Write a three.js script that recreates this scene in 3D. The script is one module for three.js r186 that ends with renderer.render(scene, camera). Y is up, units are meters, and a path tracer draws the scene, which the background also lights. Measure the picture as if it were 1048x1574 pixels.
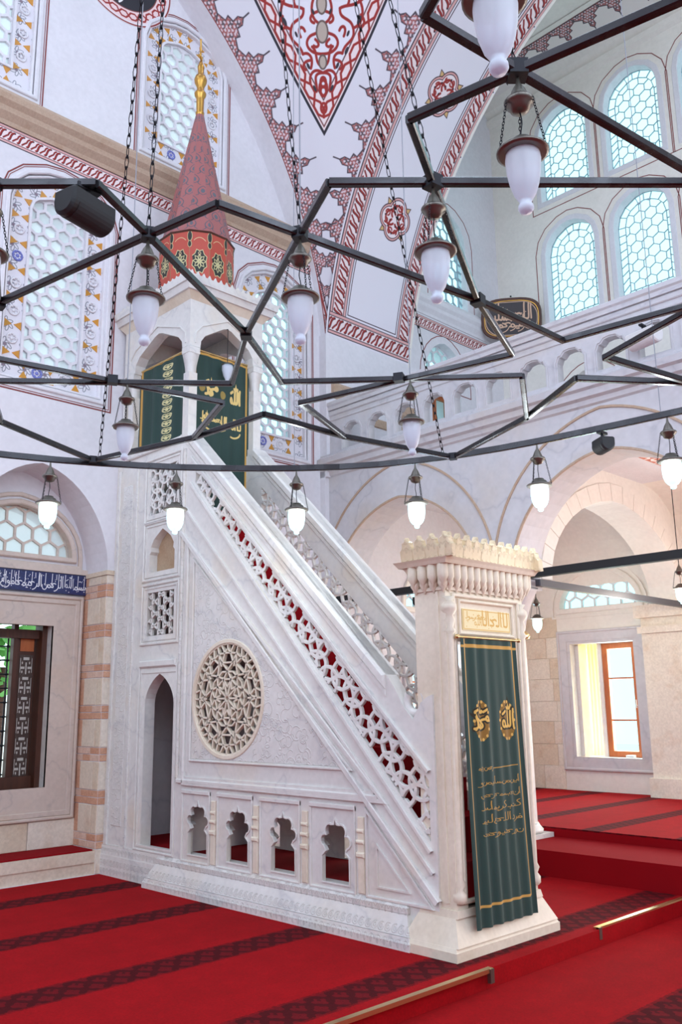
import * as THREE from 'three';
import { mergeGeometries } from 'three/addons/utils/BufferGeometryUtils.js';
import { RectAreaLightUniformsLib } from 'three/addons/lights/RectAreaLightUniformsLib.js';

// ---------------------------------------------------------------- camera, sky, daylight, exposure
const scene = new THREE.Scene();
const camera = new THREE.PerspectiveCamera(2 * Math.atan(787 / 1364.2) * 180 / Math.PI, 1048 / 1574, 0.05, 200);
camera.position.set(-5.8, 1.7, 9.0);
camera.rotation.order = 'YXZ';
camera.rotation.set(12.376 * Math.PI / 180, -44.453 * Math.PI / 180, -0.768 * Math.PI / 180);
const renderer = new THREE.WebGLRenderer();
renderer.toneMapping = THREE.LinearToneMapping;
renderer.toneMappingExposure = 0.69;
renderer.shadowMap.enabled = true;
scene.background = new THREE.Color(0.78, 0.95, 1.0);
scene.backgroundIntensity = 2.75;
RectAreaLightUniformsLib.init();
// daylight panels, most in unseen windows out of view, placed to light hall and aisle: [x,y,z, towards, width, height, intensity, colour]
function dayLight(x, y, z, tx, ty, tz, w, h, power, color) {
  const l = new THREE.RectAreaLight(color, power, w, h);
  l.name = 'unseen_daylight_panel';
  l.position.set(x, y, z); l.lookAt(tx, ty, tz); scene.add(l);
}
const COOL = 0xe1ecff, WARM = 0xfffaf2;
const BACK_Z = 14.4, LEFT_X = -13.0;
for (const x of [-9.2, -6.0, -2.8, 0.4]) for (const y of [5.4, 9.2]) dayLight(x, y, BACK_Z - 0.05, x, y, 0, 1.5, 2.6, 11.5, COOL);  // unseen windows of the back wall, lighting the qibla side
for (const z of [3.0, 6.8, 10.6]) for (const y of [5.4, 9.2]) dayLight(LEFT_X + 0.05, y, z, 0, y, z, 1.5, 2.6, 11.5, COOL);  // unseen windows of the left wall, lighting the pulpit flank
for (const [z, y] of [[5.9, 1.76], [9.3, 1.76], [12.7, 1.76]]) dayLight(7.12, y, z, 0, y + 2.2, z, 1.1, 1.75, 36, WARM);  // unseen windows farther along the aisle, tilted up to brighten its vault
dayLight(7.95, 1.76, 1.65, 0, 3.6, 1.65, 1.15, 1.85, 40, WARM);            // outside the tall aisle window
dayLight(5.05, 1.8, -1.05, 5.05, 3.2, 4, 1.2, 1.7, 40, COOL);               // outside the aisle window of the qibla wall
for (let i = 0; i < 8; i++) {                     // unseen windows in the drum under the dome, placed to light the hall
  const a = i * Math.PI / 4 + 0.39, r = 6.45;
  dayLight(-4 + r * Math.cos(a), 14.6, 6.8 + r * Math.sin(a), -4 - 2 * Math.cos(a), 9, 6.8 - 2 * Math.sin(a), 1.6, 1.5, 13, COOL);
}

// ---------------------------------------------------------------- helpers
let seed = 7;
const rnd = () => { seed = (seed * 1664525 + 1013904223) >>> 0; return seed / 4294967296; };
const PI = Math.PI, cos = Math.cos, sin = Math.sin, D2R = PI / 180;
const names = {};
const numbered = (n) => { const k = names[n] = (names[n] ?? -1) + 1; return k ? n + '_' + String(k).padStart(3, '0') : n; };
const V3 = (x, y, z) => new THREE.Vector3(x, y, z);

function wuv(g) {                                   // uv in metres by the main direction of each face
  if (g.index) g = g.toNonIndexed();
  const p = g.attributes.position, n = p.count, uv = new Float32Array(n * 2);
  const a = V3(), b = V3(), c = V3();
  for (let i = 0; i < n; i += 3) {
    a.fromBufferAttribute(p, i); b.fromBufferAttribute(p, i + 1); c.fromBufferAttribute(p, i + 2);
    b.sub(a); c.sub(a); b.cross(c);
    const ax = Math.abs(b.x), ay = Math.abs(b.y), az = Math.abs(b.z);
    for (let k = 0; k < 3; k++) {
      const x = p.getX(i + k), y = p.getY(i + k), z = p.getZ(i + k);
      if (ay >= ax && ay >= az) { uv[(i + k) * 2] = x; uv[(i + k) * 2 + 1] = z; }
      else if (ax >= az) { uv[(i + k) * 2] = z; uv[(i + k) * 2 + 1] = y; }
      else { uv[(i + k) * 2] = x; uv[(i + k) * 2 + 1] = y; }
    }
  }
  g.setAttribute('uv', new THREE.BufferAttribute(uv, 2));
  return g;
}
function clean(g) { for (const k of Object.keys(g.attributes)) if (!['position', 'normal', 'uv'].includes(k)) g.deleteAttribute(k); g.morphAttributes = {}; return g; }
function merged(list, ownUV) {
  const gs = [].concat(list).map((g) => { g = ownUV ? (g.index ? g.toNonIndexed() : g) : wuv(g); if (!g.attributes.normal) g.computeVertexNormals(); return clean(g); });
  return gs.length === 1 ? gs[0] : mergeGeometries(gs);
}
function mesh(name, list, mat, parent, ownUV) {
  const m = new THREE.Mesh(merged(list, ownUV), mat);
  m.name = parent ? name : numbered(name); m.castShadow = m.receiveShadow = true;
  (parent ?? scene).add(m); return m;
}
function tag(o, label, category, group, kind) {
  if (label) o.userData.label = label;
  if (category) o.userData.category = category;
  if (group) o.userData.group = group;
  if (kind) o.userData.kind = kind;
  return o;
}
function thing(name, label, category, pos = [0, 0, 0], group) {
  const o = new THREE.Group(); o.name = numbered(name); o.position.set(...pos); scene.add(o);
  return tag(o, label, category, group);
}
function struct(name, pos = [0, 0, 0]) { const o = new THREE.Group(); o.name = numbered(name); o.position.set(...pos); o.userData.kind = 'structure'; scene.add(o); return o; }
function part(name, parent) { const o = new THREE.Group(); o.name = name; parent.add(o); return o; }
function smesh(name, list, mat, ownUV) { const m = mesh(name, list, mat, null, ownUV); m.userData.kind = 'structure'; return m; }

function box(x0, x1, y0, y1, z0, z1) { return new THREE.BoxGeometry(x1 - x0, y1 - y0, z1 - z0).translate((x0 + x1) / 2, (y0 + y1) / 2, (z0 + z1) / 2); }
function chamferBox(x0, x1, y0, y1, z0, z1, c = 0.008) {          // front (+z) edges bevelled
  const s = new THREE.Shape([[x0 + c, y0 + c], [x1 - c, y0 + c], [x1 - c, y1 - c], [x0 + c, y1 - c]].map((q) => new THREE.Vector2(...q)));
  return new THREE.ExtrudeGeometry(s, { depth: z1 - z0 - c, bevelEnabled: true, bevelThickness: c, bevelSize: c, bevelSegments: 1, curveSegments: 1 }).translate(0, 0, z0);
}
const pts2 = (a) => a.map((q) => new THREE.Vector2(q[0], q[1]));
function area2(p) { let s = 0; for (let i = 0; i < p.length; i++) { const a = p[i], b = p[(i + 1) % p.length]; s += a[0] * b[1] - b[0] * a[1]; } return s / 2; }
const ccw = (p) => (area2(p) < 0 ? p.slice().reverse() : p);
function shape(p, holes = []) { const s = new THREE.Shape(pts2(ccw(p))); for (const h of holes) s.holes.push(new THREE.Path(pts2(ccw(h).reverse()))); return s; }
function slab(p, holes, w0, w1, bevel = 0) {                        // polygon (u,v) with holes, from depth w0 to w1 (towards the viewer of that face)
  return new THREE.ExtrudeGeometry(shape(p, holes), bevel ? { depth: w1 - w0 - bevel, bevelEnabled: true, bevelThickness: bevel, bevelSize: bevel, bevelOffset: -bevel, bevelSegments: 1, curveSegments: 1 } : { depth: w1 - w0, bevelEnabled: false, curveSegments: 1 }).translate(0, 0, w0);
}
const onX = (g, x) => g.rotateY(-PI / 2).translate(x, 0, 0);         // (u,v,w) -> z = u, y = v, x = x - w : faces -x
const onXr = (g, x) => g.scale(1, 1, -1).rotateY(-PI / 2).translate(x, 0, 0); // faces +x
const onYd = (g, y) => g.rotateX(-PI / 2).translate(0, y, 0);        // (u,v,w) -> x = u, z = -v, y = y + w
const rect = (u0, u1, v0, v1) => [[u0, v0], [u1, v0], [u1, v1], [u0, v1]];
function inset(p, d) {                                               // convex polygon moved inwards by d
  p = ccw(p); const n = p.length, L = [];
  for (let i = 0; i < n; i++) { const a = p[i], b = p[(i + 1) % n], l = Math.hypot(b[0] - a[0], b[1] - a[1]) || 1e-9, nx = -(b[1] - a[1]) / l, ny = (b[0] - a[0]) / l; L.push([a[0] + nx * d, a[1] + ny * d, b[0] - a[0], b[1] - a[1]]); }
  const out = [];
  for (let i = 0; i < n; i++) {
    const A = L[(i + n - 1) % n], B = L[i], det = A[2] * B[3] - A[3] * B[2];
    if (Math.abs(det) < 1e-7) { out.push([B[0], B[1]]); continue; }
    const t = ((B[0] - A[0]) * B[3] - (B[1] - A[1]) * B[2]) / det; out.push([A[0] + A[2] * t, A[1] + A[3] * t]);
  }
  return out;
}
function frame(p, width, w0, w1, bevel = 0) { return slab(p, [inset(p, width)], w0, w1, bevel); }
function clip(p, q) {                                                // polygon p cut to the convex polygon q
  q = ccw(q); let out = ccw(p);
  for (let i = 0; i < q.length && out.length; i++) {
    const a = q[i], b = q[(i + 1) % q.length], side = (c) => (b[0] - a[0]) * (c[1] - a[1]) - (b[1] - a[1]) * (c[0] - a[0]), inp = out; out = [];
    for (let j = 0; j < inp.length; j++) {
      const c = inp[j], d = inp[(j + 1) % inp.length], sc = side(c), sd = side(d);
      if (sc >= 0) out.push(c);
      if ((sc > 0 && sd < 0) || (sc < 0 && sd > 0)) { const t = sc / (sc - sd); out.push([c[0] + (d[0] - c[0]) * t, c[1] + (d[1] - c[1]) * t]); }
    }
  }
  return out.filter((c, i) => { const d = out[(i + 1) % out.length]; return Math.hypot(c[0] - d[0], c[1] - d[1]) > 1e-4; });
}
const within = (c, q) => { for (let i = 0; i < q.length; i++) { const a = q[i], b = q[(i + 1) % q.length]; if ((b[0] - a[0]) * (c[1] - a[1]) - (b[1] - a[1]) * (c[0] - a[0]) < 0) return false; } return true; };
// flat band of square section that follows a polyline in (u,v); height w0..w1 may wave, for an over-and-under look
function ribbon(line, width, w0, w1, lift) {
  const pos = [], n = line.length, L = [], R = [];
  for (let i = 0; i < n; i++) {
    const a = line[Math.max(0, i - 1)], b = line[Math.min(n - 1, i + 1)], l = Math.hypot(b[0] - a[0], b[1] - a[1]) || 1, nx = -(b[1] - a[1]) / l * width / 2, ny = (b[0] - a[0]) / l * width / 2;
    L.push([line[i][0] + nx, line[i][1] + ny]); R.push([line[i][0] - nx, line[i][1] - ny]);
  }
  const quad = (a, b, c, d) => pos.push(...a, ...b, ...c, ...a, ...c, ...d);
  for (let i = 0; i < n - 1; i++) {
    const h0 = w1 + (lift ? lift(i) : 0), h1 = w1 + (lift ? lift(i + 1) : 0), c = width * 0.13;
    const m = (P, Q, t) => [P[0] + (Q[0] - P[0]) * t, P[1] + (Q[1] - P[1]) * t];
    const l0 = m(L[i], R[i], 0.14), r0 = m(L[i], R[i], 0.86), l1 = m(L[i + 1], R[i + 1], 0.14), r1 = m(L[i + 1], R[i + 1], 0.86);
    quad([...r0, h0], [...r1, h1], [...l1, h1], [...l0, h0]);
    quad([...l0, h0], [...l1, h1], [...L[i + 1], h1 - c], [...L[i], h0 - c]);
    quad([...R[i], h0 - c], [...R[i + 1], h1 - c], [...r1, h1], [...r0, h0]);
    quad([...L[i], h0 - c], [...L[i + 1], h1 - c], [...L[i + 1], w0], [...L[i], w0]);
    quad([...R[i], w0], [...R[i + 1], w0], [...R[i + 1], h1 - c], [...R[i], h0 - c]);
    quad([...L[i], w0], [...L[i + 1], w0], [...R[i + 1], w0], [...R[i], w0]);
  }
  const g = new THREE.BufferGeometry(); g.setAttribute('position', new THREE.Float32BufferAttribute(pos, 3)); g.computeVertexNormals(); return g;
}
function runs(line, region) {                                        // pieces of a polyline that lie inside a convex region
  const q = ccw(region), out = []; let cur = [];
  line.forEach((c, i) => { if (within(c, q)) cur.push([c, i]); else { if (cur.length > 1) out.push(cur); cur = []; } });
  if (cur.length > 1) out.push(cur);
  return out;
}
function rings(list, region, width, w0, w1) {                        // interlaced circles cut to a convex region
  const gs = [];
  for (const [cx, cy, r, fam] of list) {
    const n = Math.max(40, Math.round(2 * PI * r / 0.012)), line = [];
    for (let i = 0; i <= n; i++) { const a = i / n * 2 * PI; line.push([cx + r * cos(a), cy + r * sin(a)]); }
    for (const run of runs(line, region)) gs.push(ribbon(run.map((q) => q[0]), width, w0, w1, (i) => 0.003 * sin(run[Math.min(i, run.length - 1)][1] / n * 2 * PI * 6 + fam * PI)));
  }
  return gs;
}
function interlace(region, S, angle, ox, oy, width, w0, w1) {         // circles round the corners of a honeycomb and round its cells
  const list = [], c = cos(angle), s = sin(angle), us = region.map((p) => p[0]), vs = region.map((p) => p[1]);
  const u0 = Math.min(...us) - S, u1 = Math.max(...us) + S, v0 = Math.min(...vs) - S, v1 = Math.max(...vs) + S;
  for (let i = -24; i <= 24; i++) for (let j = -24; j <= 24; j++) {
    const put = (x, y, r, f) => { const X = ox + c * x - s * y, Y = oy + s * x + c * y; if (X > u0 && X < u1 && Y > v0 && Y < v1) list.push([X, Y, r, f]); };
    const x = (i + j / 2) * S, y = j * S * Math.sqrt(3) / 2;
    put(x, y, 0.52 * S, 0); put(x + S / 2, y + S * 0.2887, 0.365 * S, 1); put(x, y + S * 0.5774, 0.365 * S, 1);
  }
  return rings(list, region, width, w0, w1);
}
const strip = (a, b, width, w0, w1) => ribbon([a, b], width, w0, w1);
function tube(points, r, seg = 5, n) { return new THREE.TubeGeometry(new THREE.CatmullRomCurve3(points.map((p) => V3(...p))), n ?? Math.max(2, points.length * 4), r, seg, false); }
function rod(a, b, r, seg = 8) { const d = V3(...b).sub(V3(...a)), l = d.length(); return new THREE.CylinderGeometry(r, r, l, seg).applyQuaternion(new THREE.Quaternion().setFromUnitVectors(V3(0, 1, 0), d.normalize())).translate((a[0] + b[0]) / 2, (a[1] + b[1]) / 2, (a[2] + b[2]) / 2); }
function bar(a, b, w, h) {                                            // level square bar with the corners taken off
  const d = V3(...b).sub(V3(...a)), l = d.length(), c = Math.min(w, h) * 0.16, x = w / 2, y = h / 2;
  const g = new THREE.ExtrudeGeometry(shape([[-x + c, -y], [x - c, -y], [x, -y + c], [x, y - c], [x - c, y], [-x + c, y], [-x, y - c], [-x, -y + c]]), { depth: l, bevelEnabled: false });
  return g.applyMatrix4(new THREE.Matrix4().lookAt(V3(0, 0, 0), d.clone().negate(), V3(0, 1, 0))).translate(...a);
}
function lathe(p, seg = 24) { return new THREE.LatheGeometry(pts2(p), seg); }
function taper(x0, x1, z0, z1, y0, o0, y1, o1) {                       // one course of a moulded base round a rectangle
  const A = [[x0 - o0, y0, z0 - o0], [x1 + o0, y0, z0 - o0], [x1 + o0, y0, z1 + o0], [x0 - o0, y0, z1 + o0]], B = [[x0 - o1, y1, z0 - o1], [x1 + o1, y1, z0 - o1], [x1 + o1, y1, z1 + o1], [x0 - o1, y1, z1 + o1]], pos = [];
  const quad = (a, b, c, d) => pos.push(...a, ...c, ...b, ...a, ...d, ...c);
  for (let i = 0; i < 4; i++) { const j = (i + 1) % 4; quad(A[i], A[j], B[j], B[i]); }
  quad(B[0], B[1], B[2], B[3]); quad(A[3], A[2], A[1], A[0]);
  const g = new THREE.BufferGeometry(); g.setAttribute('position', new THREE.Float32BufferAttribute(pos, 3)); g.computeVertexNormals(); return g;
}
function archTop(c, half, y0, rise, n = 24, point = 0.1) {             // outline of a slightly pointed arch, from its right foot to its left foot
  const out = []; for (let i = 0; i <= n; i++) { const t = cos(i / n * PI); out.push([c + half * t, y0 + rise * ((1 - point) * Math.sqrt(Math.max(0, 1 - t * t)) + point * (1 - Math.abs(t)))]); } return out;
}
const archDoor = (c, half, yb, y0, rise, n, point) => [[c - half, yb], [c + half, yb], ...archTop(c, half, y0, rise, n, point)];
// ---------------------------------------------------------------- textures
const grid = new Float32Array(65536); for (let i = 0; i < 65536; i++) grid[i] = rnd();
function tnoise(x, y, per) {                                          // value noise that repeats every `per` cells
  const xi = Math.floor(x), yi = Math.floor(y), fx = x - xi, fy = y - yi, sx = fx * fx * (3 - 2 * fx), sy = fy * fy * (3 - 2 * fy);
  const g = (a, b) => grid[((((a % per) + per) % per) * 131 + (((b % per) + per) % per) * 2399 + per * 17) & 65535];
  return (g(xi, yi) * (1 - sx) + g(xi + 1, yi) * sx) * (1 - sy) + (g(xi, yi + 1) * (1 - sx) + g(xi + 1, yi + 1) * sx) * sy;
}
const fbm = (u, v, p, o = 4) => { let s = 0, a = 0.5, n = 0; for (let i = 0; i < o; i++) { s += a * tnoise(u * p, v * p, p); n += a; a *= 0.55; p *= 2; } return s / n; };
function dataTex(size, fn, srgb = true) {
  const d = new Uint8Array(size * size * 4);
  for (let y = 0; y < size; y++) for (let x = 0; x < size; x++) { const c = fn(x / size, y / size), o = (y * size + x) * 4; d[o] = Math.max(0, Math.min(255, c[0])); d[o + 1] = Math.max(0, Math.min(255, c[1])); d[o + 2] = Math.max(0, Math.min(255, c[2])); d[o + 3] = 255; }
  const t = new THREE.DataTexture(d, size, size); t.wrapS = t.wrapT = THREE.RepeatWrapping; t.magFilter = THREE.LinearFilter; t.minFilter = THREE.LinearMipmapLinearFilter; t.generateMipmaps = true;
  if (srgb) t.colorSpace = THREE.SRGBColorSpace; t.needsUpdate = true; return t;
}
const rep = (t, x, y = x, ox = 0, oy = 0) => { const c = t.clone(); c.repeat.set(x, y); c.offset.set(ox, oy); c.needsUpdate = true; return c; };
function canvasTex(w, h, draw, repeat) {
  const c = document.createElement('canvas'); c.width = w; c.height = h; const x = c.getContext('2d'); draw(x, w, h);
  const t = new THREE.CanvasTexture(c); t.colorSpace = THREE.SRGBColorSpace; t.magFilter = THREE.LinearFilter;
  if (repeat) t.wrapS = t.wrapT = THREE.RepeatWrapping; return t;
}
const mixc = (a, b, t) => a.map((v, i) => v + (b[i] - v) * t);
const marbleTex = dataTex(512, (u, v) => {
  const w = fbm(u, v, 4, 5), f = fbm(u + 0.37, v + 0.11, 3, 5), vein = Math.abs(Math.sin((u * 2 + v * 4 + w * 2.2) * PI)), vv = Math.pow(1 - vein, 9), g = fbm(u, v, 64, 2);
  let c = mixc([235, 233, 228], [214, 211, 208], f * 0.9); c = mixc(c, [180, 180, 184], vv * 0.38); c = mixc(c, [222, 204, 180], Math.max(0, w - 0.56) * 1.5);
  return c.map((q) => q + (g - 0.5) * 12);
});
const ivoryTex = dataTex(512, (u, v) => {
  const w = fbm(u, v, 5, 5), f = fbm(u + 0.3, v + 0.6, 3, 4), g = fbm(u, v, 64, 2), c = mixc(mixc([240, 230, 211], [224, 209, 188], f), [204, 184, 156], Math.max(0, w - 0.55) * 1.6);
  return c.map((q) => q + (g - 0.5) * 12);
});
const plasterTex = dataTex(512, (u, v) => { const f = fbm(u, v, 5, 5), g = fbm(u, v, 80, 2), q = (f - 0.5) * 12 + (g - 0.5) * 8; return [226 + q, 223 + q, 228 + q]; });
const creamTex = dataTex(512, (u, v) => { const f = fbm(u, v, 5, 5), g = fbm(u, v, 80, 2), q = (f - 0.5) * 12 + (g - 0.5) * 8; return [239 + q, 233 + q, 225 + q]; });
const stoneTex = dataTex(512, (u, v) => { const f = fbm(u, v, 4, 5), w = fbm(u + 0.5, v + 0.2, 9, 4), g = fbm(u, v, 90, 2); const c = mixc(mixc([238, 229, 215], [228, 215, 198], f), [216, 192, 168], Math.max(0, w - 0.58) * 2); return c.map((q) => q + (g - 0.5) * 22); });
const brickTex = dataTex(256, (u, v) => { const f = fbm(u, v, 6, 4), g = fbm(u, v, 60, 2); return mixc([208, 166, 144], [230, 204, 186], f).map((q) => q + (g - 0.5) * 30); });
const woodTex = dataTex(256, (u, v) => { const f = fbm(u, v * 0.25, 16, 4), g = tnoise(u * 60, v * 3, 60); return mixc([58, 30, 20], [96, 52, 34], f * 0.7 + g * 0.3); });
const orangeWoodTex = dataTex(256, (u, v) => { const f = fbm(u, v * 0.25, 16, 4), g = tnoise(u * 60, v * 3, 60); return mixc([168, 84, 40], [204, 118, 66], f * 0.7 + g * 0.3); });
const roughNoise = dataTex(256, (u, v) => { const q = 90 + fbm(u, v, 8, 4) * 130; return [q, q, q]; }, false);
const carveTex = canvasTex(256, 256, (x) => {                          // low relief of scrolling leaves cut into the plinth
  x.fillStyle = '#555'; x.fillRect(0, 0, 256, 256); x.strokeStyle = '#eee'; x.lineWidth = 9; x.lineCap = 'round';
  for (let i = -1; i < 4; i++) { const o = i * 85; x.beginPath(); x.arc(o + 42, 90, 34, 0.3, 5.2); x.stroke(); x.beginPath(); x.arc(o + 42, 90, 14, 0, 5); x.stroke(); x.beginPath(); x.moveTo(o, 200); x.quadraticCurveTo(o + 42, 130, o + 85, 200); x.stroke(); x.beginPath(); x.ellipse(o + 42, 205, 9, 26, 0, 0, 7); x.stroke(); }
}, true); carveTex.colorSpace = THREE.NoColorSpace;
const reliefTex = canvasTex(512, 512, (x) => {                           // flat carved arabesque
  x.fillStyle = '#444'; x.fillRect(0, 0, 512, 512); x.strokeStyle = '#ddd'; x.fillStyle = '#ddd'; x.lineCap = 'round';
  for (let i = 0; i < 150; i++) { const X = rnd() * 512, Y = rnd() * 512, r = 10 + rnd() * 24, a = rnd() * 6, l = 3 + rnd() * 3; for (const ox of [-512, 0, 512]) for (const oy of [-512, 0, 512]) { x.lineWidth = l; x.beginPath(); x.arc(X + ox, Y + oy, r, a, a + 4.4); x.stroke(); x.beginPath(); x.ellipse(X + ox + r * cos(a), Y + oy + r * sin(a), 7, 3.5, a + 1, 0, 7); x.fill(); } }
}, true); reliefTex.colorSpace = THREE.NoColorSpace;
const carpetPeriod = 1.35;
const carpetTex = dataTex(1024, (u, v) => {                              // rows for prayer: a dark patterned stripe in every 1.35 m
  const g = fbm(u, v, 128, 2), f = fbm(u, v, 10, 4), b = fbm(u + 0.2, v, 5, 3); let c = mixc([166, 4, 17], [144, 2, 12], f * 0.8 + b * 0.4);
  const s = v * carpetPeriod, d = Math.abs(s - 0.18), soft = 0.012 * (g - 0.5);
  if (d + soft < 0.165) {
    const k = d + soft < 0.14 ? 1 : 0.55, pu = u * 16 * PI, mot = Math.sin(pu) * Math.sin(v * carpetPeriod / 0.1 * PI) + 0.7 * Math.sin(pu * 2 + 1) * Math.sin(v * carpetPeriod / 0.055 * PI);
    c = mixc(c, mot > 0.25 ? [98, 8, 20] : [62, 4, 12], 0.88 * k);
  }
  return c.map((q) => q * (0.9 + 0.2 * g));
});
// ---- painted ornament
const INK = '#3a2630', RED = '#9c2f2c', PINK = '#efd9da', OCHRE = '#d8b27a';
function zigzag(x, ox, oy, len, wid, vertical) {                        // band of interlacing half-palmettes between two pairs of lines
  x.save(); x.translate(ox, oy); if (vertical) { x.rotate(PI / 2); x.translate(0, -wid); }
  x.beginPath(); x.rect(0, 0, len, wid); x.clip();
  x.fillStyle = '#f3e1e1'; x.fillRect(0, 0, len, wid);
  x.fillStyle = '#dfa9a6'; x.fillRect(0, wid * 0.05, len, wid * 0.1); x.fillRect(0, wid * 0.85, len, wid * 0.1);
  x.fillStyle = INK; for (const q of [0, 0.155, 0.82, 0.965]) x.fillRect(0, wid * q, len, wid * 0.035);
  const p = wid * 0.5; x.lineCap = 'round';
  for (let i = -1; i < len / p + 1; i++) {
    const a = i * p;
    for (const [col, w, dx] of [[INK, 0.11, 0.035], [RED, 0.085, 0]]) {
      x.strokeStyle = col; x.lineWidth = wid * w;
      x.beginPath(); x.moveTo(a + dx * wid, wid * 0.74); x.bezierCurveTo(a + p * 0.3, wid * 0.72, a + p * 0.2, wid * 0.3, a + p * 0.62 + dx * wid, wid * 0.27); x.stroke();
      x.lineWidth = wid * w * 0.75; x.beginPath(); x.moveTo(a + p * 0.5, wid * 0.74); x.quadraticCurveTo(a + p * 0.7, wid * 0.62, a + p * 0.98, wid * 0.5); x.stroke();
      x.beginPath(); x.moveTo(a + p * 0.02, wid * 0.45); x.quadraticCurveTo(a + p * 0.1, wid * 0.3, a + p * 0.3, wid * 0.26); x.stroke();
    }
  }
  x.restore();
}
function chainBand(x, P, step, r) {                                     // links of a painted chain along a polyline
  let L = 0; const seg = []; for (let i = 0; i < P.length - 1; i++) { const l = Math.hypot(P[i + 1][0] - P[i][0], P[i + 1][1] - P[i][1]); seg.push([L, l]); L += l; }
  const n = Math.round(L / step);
  for (let k = 0; k < n; k++) { const s = (k + 0.5) * L / n; let i = seg.findIndex((q) => s < q[0] + q[1]); if (i < 0) i = seg.length - 1; const t = (s - seg[i][0]) / seg[i][1], a = Math.atan2(P[i + 1][1] - P[i][1], P[i + 1][0] - P[i][0]), X = P[i][0] + (P[i + 1][0] - P[i][0]) * t, Y = P[i][1] + (P[i + 1][1] - P[i][1]) * t; x.save(); x.translate(X, Y); x.rotate(a); x.beginPath(); const l = L / n * 0.5; x.moveTo(-l, 0); x.lineTo(-l * 0.45, -r); x.lineTo(l * 0.45, -r); x.lineTo(l, 0); x.lineTo(l * 0.45, r); x.lineTo(-l * 0.45, r); x.closePath(); x.stroke(); x.restore(); }
}
function crenel(x, at, n, size) {                                       // a row of serrated palmettes growing from an edge: at(t) -> [x, y, angle of growth]
  for (let k = 0; k < n; k++) {
    const [X, Y, a, s] = at((k + 0.5) / n); x.save(); x.translate(X, Y); x.rotate(a); const z = size * (s ?? 1);
    const out = () => { x.beginPath(); x.moveTo(-z * 0.8, 0); x.lineTo(-z * 0.66, -z * 0.22); x.lineTo(-z * 0.3, -z * 0.38); x.lineTo(-z * 0.36, -z * 0.55); x.lineTo(-z * 0.12, -z * 0.62); x.lineTo(-z * 0.14, -z * 0.86); x.lineTo(0, -z * 1.02); x.lineTo(z * 0.14, -z * 0.86); x.lineTo(z * 0.12, -z * 0.62); x.lineTo(z * 0.36, -z * 0.55); x.lineTo(z * 0.3, -z * 0.38); x.lineTo(z * 0.66, -z * 0.22); x.lineTo(z * 0.8, 0); x.closePath(); };
    out(); x.fillStyle = '#d8c6cb'; x.fill(); x.strokeStyle = '#4a4048'; x.lineWidth = z * 0.055; x.stroke(); x.save(); out(); x.clip(); x.strokeStyle = RED; x.lineWidth = z * 0.075;
    x.lineWidth = z * 0.05; for (let j = 0; j < 8; j++) for (let i = -5; i <= 5; i++) { const px = (i + (j & 1) * 0.5) * 0.15, py = -0.06 - j * 0.125; x.strokeStyle = (i + j * 2) % 3 ? '#a3605e' : '#5d5359'; x.beginPath(); x.arc(px * z, py * z, z * 0.066, (i * 1.3 + j) % 6, (i * 1.3 + j) % 6 + 4.4); x.stroke(); }
    x.restore(); x.strokeStyle = '#4a4048'; x.lineWidth = z * 0.05; x.beginPath(); x.moveTo(0, -z); x.lineTo(0, -z * 1.32); x.stroke(); x.restore();
  }
}
function medallion(x, X, Y, r) {                                        // lobed rosette of red scrolls with ochre tips
  x.save(); x.translate(X, Y);
  for (let i = 0; i < 4; i++) { x.save(); x.rotate(i * PI / 2 + PI / 4); x.fillStyle = OCHRE; x.strokeStyle = INK; x.lineWidth = r * 0.03; x.beginPath(); x.moveTo(r * 0.55, -r * 0.3); x.lineTo(r * 1.08, 0); x.lineTo(r * 0.55, r * 0.3); x.fill(); x.stroke(); x.restore(); }
  for (const [rr, col] of [[0.58, INK], [0.54, '#e0a8a4'], [0.46, INK], [0.43, '#f3e4e6']]) { x.fillStyle = col; for (let i = 0; i < 4; i++) { const a = i * PI / 2; x.beginPath(); x.arc(r * 0.42 * cos(a), r * 0.42 * sin(a), r * rr, 0, 7); x.fill(); } }
  x.strokeStyle = RED; x.lineWidth = r * 0.1; x.lineCap = 'round';
  for (let i = 0; i < 4; i++) { x.save(); x.rotate(i * PI / 2); x.beginPath(); x.arc(r * 0.3, 0, r * 0.32, -2.4, 2.4); x.stroke(); x.lineWidth = r * 0.07; x.beginPath(); x.arc(r * 0.55, r * 0.15, r * 0.13, 0, 4.4); x.stroke(); x.beginPath(); x.arc(r * 0.55, -r * 0.2, r * 0.1, 1, 5.4); x.stroke(); x.fillStyle = INK; for (const q of [[0.12, 0.3], [0.66, 0.02], [0.4, 0.34]]) { x.beginPath(); x.arc(q[0] * r, q[1] * r, r * 0.045, 0, 7); x.fill(); } x.restore(); }
  x.restore();
}
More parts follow.
